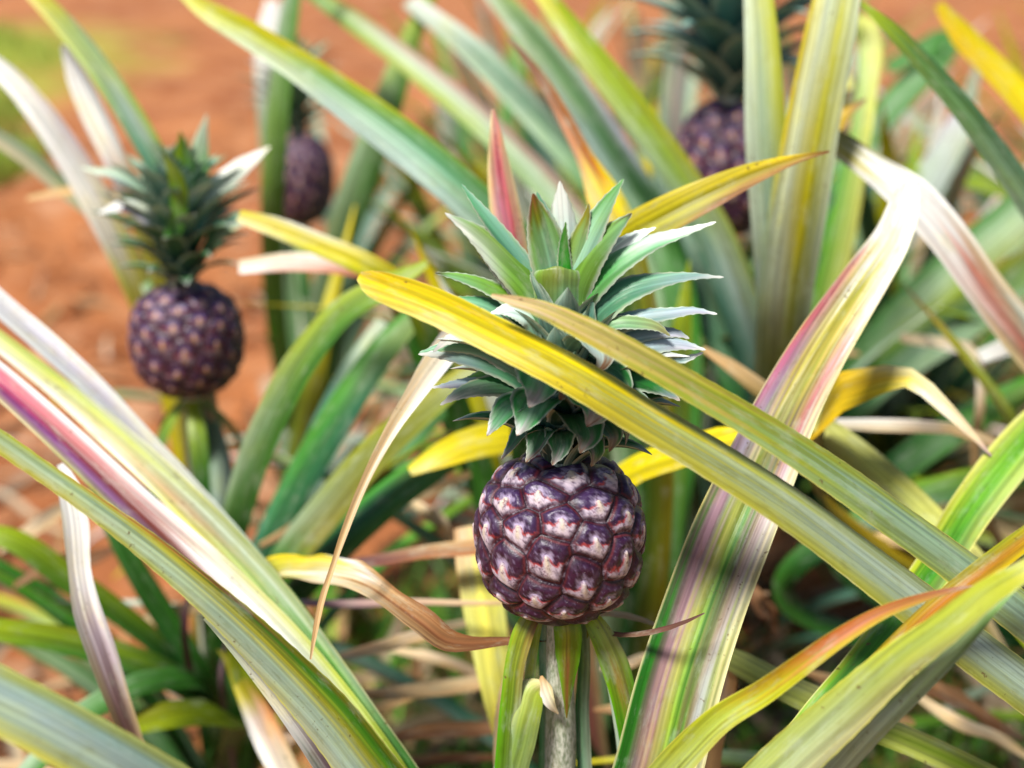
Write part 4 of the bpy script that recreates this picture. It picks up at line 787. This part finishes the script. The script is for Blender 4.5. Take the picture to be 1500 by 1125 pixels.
rosette(pG, G_B, 56, .62, .030, az0=1.7, sets=(0, 1, 3, 4, 4))
rosette(pJ, J_B, 54, .58, .028, az0=2.9, sets=(0, 1, 2, 3, 4))
rosette(pB, B_B, 40, .55, .03, az0=.1, sets=(0, 2, 1))
rosette(pH, H_B, 14, .45, az0=.7, sets=(0, 3, 4))
# plants further back, seen only as blurred sheaves of leaves
FAR = [(.22, 2.15, 44, 'sheaf of silvery leaves behind the front crown, in the second row'),
       (.98, 2.2, 46, 'bushy plant in the second row past the white bent leaf, near the right edge'),
       (.62, 2.75, 44, 'silvery plant in the third row behind the half hidden fruit'),
       (1.35, 3.0, 40, 'pale plant in the far right corner of the field against red soil'),
       (.05, 3.1, 34, 'small blurred plant beyond the top of the crown, in the third row'),
       (-.35, 2.75, 9, 'sparse blurred plant behind the far dark fruit'),
       (.85, 4.0, 30, 'furthest sheaf of leaves near the top right corner'),
       (.16, 1.62, 40, 'tangle of narrow dark leaves between the front crown and the half hidden fruit'),
       (-.03, 2.35, 30, 'plant of thin crossing leaves above the pink pointed blade'),
       (1.05, 1.62, 40, 'dark narrow-leaved plant under the arching leaf painted glare-white at the right'),
       (.34, 3.6, 26, 'far plant seen through the gap left of the half hidden fruit'),
       (1.7, 3.9, 22, 'far pale tuft beyond the grey-green arching leaf')]
for i, (x, y, n, lab) in enumerate(FAR):
    B = np.array([x, y, 0.]); pl = plant(lab, B, group='fruitless plants in the rows behind')
    for k in range(n):
        t = (k+.5)/n
        arch_leaf(pl, B, i*1.1+k*GA, random.uniform(.40, .64), math.radians(35+50*t), math.radians(-30+78*t+random.uniform(-14, 14)), random.uniform(.020, .036),
                  ROWSETS[random.choice((0, 1, 1, 2, 3, 4, 4, 0, 5))], z0=.06+.15*t, nl=22)

PLS = {o.location.x.__round__(2): o for o in bpy.data.objects if o.name.startswith('pineapple_plant')}
def reach(pl, px, py, d, w_, rows, lift=.06, mat=None):
    B = np.array(pl.location); tip = P(px, py, d); foot = base_pt(B, tip, .15)
    v = tip-foot; pts = [foot, foot+v*.35+UP*lift, foot+v*.7+UP*lift*1.1, tip]
    leaf_obj('leaf', pl, pts, [w_, w_*1.02, w_*.72, .001], rows, nl=50, na=9, k=.35, mat=mat, comp=False)
def near(x): return min((o for o in bpy.data.objects if o.name.startswith('pineapple_plant')), key=lambda o: (o.location.x-x[0])**2+(o.location.y-x[1])**2)
PAL = [[(0, [G_DK]), (.5, [SIL, G_MID]), (1, [G_YEL])], [(0, [G_MID]), (.5, [SILL, SIL, G_MID]), (1, [WHITE])], [(0, [OLV]), (.5, [G_YEL, OLV]), (1, [YEL])],
       [(0, [G_DK]), (.6, [TEAL, SILB]), (1, [SILL])], [(0, [TAN]), (.5, [STRAW, TAN]), (1, [WHITE])], [(0, [G_MID]), (.5, [CREAM, MAUV, SILL]), (1, [WHITE])]]
for k, (bx, by, px, py, d, w_) in enumerate([
    (.22, 2.15, 560, 10, 1.9, .034), (.22, 2.15, 1010, -20, 1.9, .030), (.22, 2.15, 640, 150, 1.9, .03), (.22, 2.15, 500, 190, 1.95, .026), (.22, 2.15, 700, 20, 2.0, .03),
    (-.03, 2.35, 880, -10, 2.1, .03), (-.03, 2.35, 470, 90, 2.1, .026), (-.03, 2.35, 610, 60, 2.2, .03), (-.03, 2.35, 780, 30, 2.2, .026), (-.03, 2.35, 540, 250, 2.0, .024),
    (.05, 3.1, 620, 20, 2.8, .03), (.05, 3.1, 900, 10, 2.9, .03), (.05, 3.1, 700, -20, 2.9, .036), (.16, 1.62, 980, 60, 1.5, .028), (.16, 1.62, 650, 200, 1.45, .026), (.16, 1.62, 960, 140, 1.6, .03),
    (.16, 1.62, 700, 110, 1.5, .024), (.16, 1.62, 560, 300, 1.45, .026), (.62, 2.75, 1180, 20, 2.5, .03), (.62, 2.75, 1300, 30, 2.5, .034), (.62, 2.75, 1400, 90, 2.4, .03),
    (.5, 1.75, 1380, 120, 1.7, .03), (.5, 1.75, 1440, 60, 1.75, .03), (.5, 1.75, 1290, 150, 1.6, .028), (.98, 2.2, 1460, 10, 2.1, .034), (.98, 2.2, 1240, 100, 2.1, .03), (.98, 2.2, 1340, 190, 2.0, .03),
    (1.05, 1.62, 1290, 240, 1.6, .03), (1.05, 1.62, 1490, 180, 1.55, .03), (1.05, 1.62, 1400, 220, 1.6, .026), (.34, 3.6, 930, 10, 3.3, .04), (.34, 3.6, 1000, -30, 3.4, .04),
    (-.27, 1.3, 520, 300, 1.35, .024), (.09, 1.0, 600, 330, 1.12, .026), (.09, 1.0, 640, 400, 1.08, .022), (.09, 1.0, 1010, 380, 1.1, .022), (.09, 1.0, 990, 520, 1.05, .02)]):
    reach(near((bx, by)), px, py, d, w_, PAL[(k*5+k//3) % 6], lift=.03+.02*(k % 4))
DR = [[(0, [TAN, BRN]), (.5, [STRAW, TAN]), (1, [TAN])], [(0, [(.3, .18, .1)]), (.5, [(.4, .26, .16), (.26, .14, .08)]), (1, [BRN])], [(0, [STRAW]), (.5, [(.7, .6, .48), TAN]), (1, [STRAW])]]
for k, (x0, y0, x1, y1, w_, d) in enumerate([(380, 800, 700, 690, 26, 1.12), (400, 770, 680, 660, 16, 1.18), (470, 968, 730, 905, 18, 1.0), (500, 1018, 780, 985, 24, 1.02), (540, 1095, 790, 1055, 20, 1.02),
        (600, 730, 668, 800, 20, 1.1), (400, 1075, 610, 1020, 22, 1.05), (480, 1110, 760, 1110, 18, 1.05), (560, 950, 780, 1020, 16, 1.08), (1180, 985, 1340, 1060, 26, 1.0), (1290, 960, 1500, 1085, 24, 1.02),
        (1330, 1010, 1520, 1120, 20, 1.0), (1400, 960, 1520, 1040, 22, 1.05), (1090, 850, 1140, 930, 22, 1.05), (880, 980, 980, 960, 14, .98), (870, 1040, 1000, 1010, 18, 1.0), (20, 860, 180, 800, 24, 1.15),
        (0, 810, 140, 720, 20, 1.2), (180, 920, 330, 870, 18, 1.15), (30, 1090, 150, 1130, 20, 1.05), (1230, 790, 1420, 815, 18, 1.15), (1180, 480, 1260, 520, 16, 1.3)]):
    q = [P(x0, y0, d), P(x0*.65+x1*.35, y0*.65+y1*.35-9+6*(k % 4), d-.015), P(x0*.3+x1*.7, y0*.3+y1*.7+7-5*(k % 3), d+.01), P(x1, y1, d+.02)]
    a = w_/FPX*d
    leaf_obj('dead_leaf', near(q[0][:2]), q, [a*.3, a, a*.9, a*.25], DR[k % 3], mat=M_DRY, nl=50, wave=.18, ch=.2, vee=.2)

# ================================================================== ground
def ground_z(x, y):
    z = .018*np.sin(x*5.1+1)*np.sin(y*4.3)+.012*np.sin(x*13+y*7)+.009*np.sin(x*23-y*19+2)+.006*np.sin(x*47+1)*np.sin(y*53)
    z = z+.004*np.sin(x*97+y*31)*np.sin(y*89-x*20)
    return z*np.clip(1.2-np.hypot(x, y)/30, 0, 1)-.012
gx = np.concatenate([-np.geomspace(900, 2.6, 22), np.linspace(-2.5, 2.5, 190), np.geomspace(2.6, 900, 22)])
gy = np.concatenate([-np.geomspace(900, .6, 16), np.linspace(-.5, 5, 220), np.geomspace(5.1, 900, 26)])
X, Y = np.meshgrid(gx, gy); Zg = ground_z(X, Y); nx = len(gx)
V = np.stack([X, Y, Zg], -1).reshape(-1, 3)
i = np.arange(len(gy)-1)[:, None]*nx; j = np.arange(nx-1)[None]
F = np.stack([i+j, i+j+1, i+nx+j+1, i+nx+j], -1).reshape(-1, 4)
g = mesh_obj('ground', V, F, M_SOIL); g['kind'] = 'structure'

# clods
def merge(datas):
    Vs, Fs, Cs, Us, Ss = [], [], [], [], []; o = 0
    for V_, F_, c_, u_, s_ in datas:
        Vs.append(V_); Fs.append(F_+o); Cs.append(c_); Us.append(u_); Ss.append(s_); o += len(V_)
    return np.concatenate(Vs), np.concatenate(Fs), np.concatenate(Cs), np.concatenate(Us), np.concatenate(Ss)
ico = None
def clod_mesh(n):
    a = np.linspace(0, 2*math.pi, 8, endpoint=False); ph_ = np.linspace(.15, math.pi-.15, 6)
    Vs, Fs = [], []; o = 0
    for _ in range(n):
        y = random.uniform(.9, 5.5); x = random.uniform(-.6, .6)*y*1.2; r = random.uniform(.004, .022)*random.choice((.6, 1, 1.3))
        A_, PH_ = np.meshgrid(a, ph_); rr_ = r*rng.uniform(.65, 1.2, A_.shape)
        z = float(ground_z(np.array(x), np.array(y)))
        v = np.stack([x+rr_*np.sin(PH_)*np.cos(A_), y+rr_*np.sin(PH_)*np.sin(A_), z+r*.3+rr_*.75*np.cos(PH_)], -1).reshape(-1, 3)
        i = np.arange(5)[:, None]*8; j = np.arange(8)[None]; j2 = (j+1) % 8
        f = np.stack([i+j, i+8+j, i+8+j2, i+j2], -1).reshape(-1, 4)
        Vs.append(v); Fs.append(f+o); o += len(v)
    return np.concatenate(Vs), np.concatenate(Fs)
Vc, Fc = clod_mesh(1500)
cl = mesh_obj('soil_clods', Vc, Fc, M_SOIL); cl['kind'] = 'stuff'; cl['label'] = 'crumbly red clods lying on the soil between the plants'; cl['category'] = 'soil'
# litter of dead leaves
lit = []
for q in range(760):
    y = random.choice((random.uniform(.75, 1.5), random.uniform(.9, 2.4), random.uniform(1.5, 3.6)))
    x = random.uniform(-.5, .6)*y*1.1
    if x < -.15*y and random.random() < .55: continue
    az = random.uniform(0, 2*math.pi); L_ = random.uniform(.12, .45); bend = random.uniform(-1.2, 1.2); p = np.array([x, y, 0.]); pts = []
    z0 = random.uniform(.006, .07)*(1 if y > 1.5 else 1.3)
    for s_ in range(6):
        zz = float(ground_z(np.array(p[0]), np.array(p[1])))
        pts.append(np.array([p[0], p[1], zz+z0*(.5+.5*math.sin(s_*1.3+q))+.004])); az += bend/6
        p = p+np.array([math.sin(az), math.cos(az), 0])*L_/6
    ww = random.uniform(.008, .026); wid = [ww*.5, ww, ww*.9, ww*.8, ww*.5, .001]
    rw = random.choice([[(0, [STRAW, TAN]), (1, [TAN])], [(0, [TAN]), (.5, [BRN, TAN]), (1, [BRN])], [(0, [(.5, .42, .36), STRAW]), (1, [(.4, .28, .2)])], [(0, [BRN, (.2, .1, .06)]), (1, [(.3, .16, .1)])], [(0, [(.62, .5, .4)]), (1, [STRAW])]])
    lit.append(ribbon_data(pts, wid, rw, ref=UP+np.array([random.uniform(-.6, .6), random.uniform(-.6, .6), 0]), ch=.35, comp=False, nl=16, na=5, thick=.0006, wave=.2, seed=q))
V, F, c_, u_, s_ = merge(lit)
lt = mesh_obj('leaf_litter', V, F, M_DRY, None, c_, u_, sharp=s_); lt['kind'] = 'stuff'; lt['label'] = 'brown and straw-coloured dead leaves strewn over the red soil'; lt['category'] = 'leaf litter'
# grass and weeds
def grass(name, label, spots, n, h, cols, spread):
    Vs = np.zeros((n*3, 3)); Fs = np.arange(n*3).reshape(-1, 3); Cc = np.zeros((n*3, 3))
    for q in range(n):
        cx, cy, rx, ry = random.choice(spots)
        a = random.uniform(0, 6.28); r = math.sqrt(random.random()); x, y = cx+rx*r*math.cos(a), cy+ry*r*math.sin(a)
        z = float(ground_z(np.array(x), np.array(y))); hh = h*random.uniform(.5, 1.3); ww = hh*.05+.003; b = random.uniform(0, 6.28)
        lx, ly = random.uniform(-.5, .5)*hh*spread, random.uniform(-.5, .5)*hh*spread
        Vs[q*3] = (x-ww*math.cos(b), y-ww*math.sin(b), z-.01); Vs[q*3+1] = (x+ww*math.cos(b), y+ww*math.sin(b), z-.01); Vs[q*3+2] = (x+lx, y+ly, z+hh)
        c = np.array(random.choice(cols))*random.uniform(.8, 1.2); Cc[q*3:q*3+3] = c
    o = mesh_obj(name, Vs, Fs, M_LEAF, None, Cc, Vs*.3); o['kind'] = 'stuff'; o['label'] = label; o['category'] = 'grass'
grass('grass', 'bright green grass verge beyond the red soil', [(-2.7, 7.0, .5, 1.2), (-2.3, 5.6, .4, .6), (-1.8, 4.8, .2, .35), (-3.2, 7.5, .5, 1.4)], 4500, .09, [(.34, .46, .06), (.42, .46, .08), (.26, .38, .05)], 1.2)
grass('weeds', 'low green weeds growing between the pineapple rows', [(.1, 1.35, .25, .25), (.75, 2.0, .35, .4), (1.25, 2.6, .4, .4), (-.1, 1.5, .2, .3), (.45, 1.35, .2, .2)], 2600, .07, [(.1, .3, .03), (.2, .42, .04), (.06, .2, .03)], 2.0)
bpy.context.scene.cycles.max_bounces = 6
bpy.context.scene.cycles.use_denoising = True
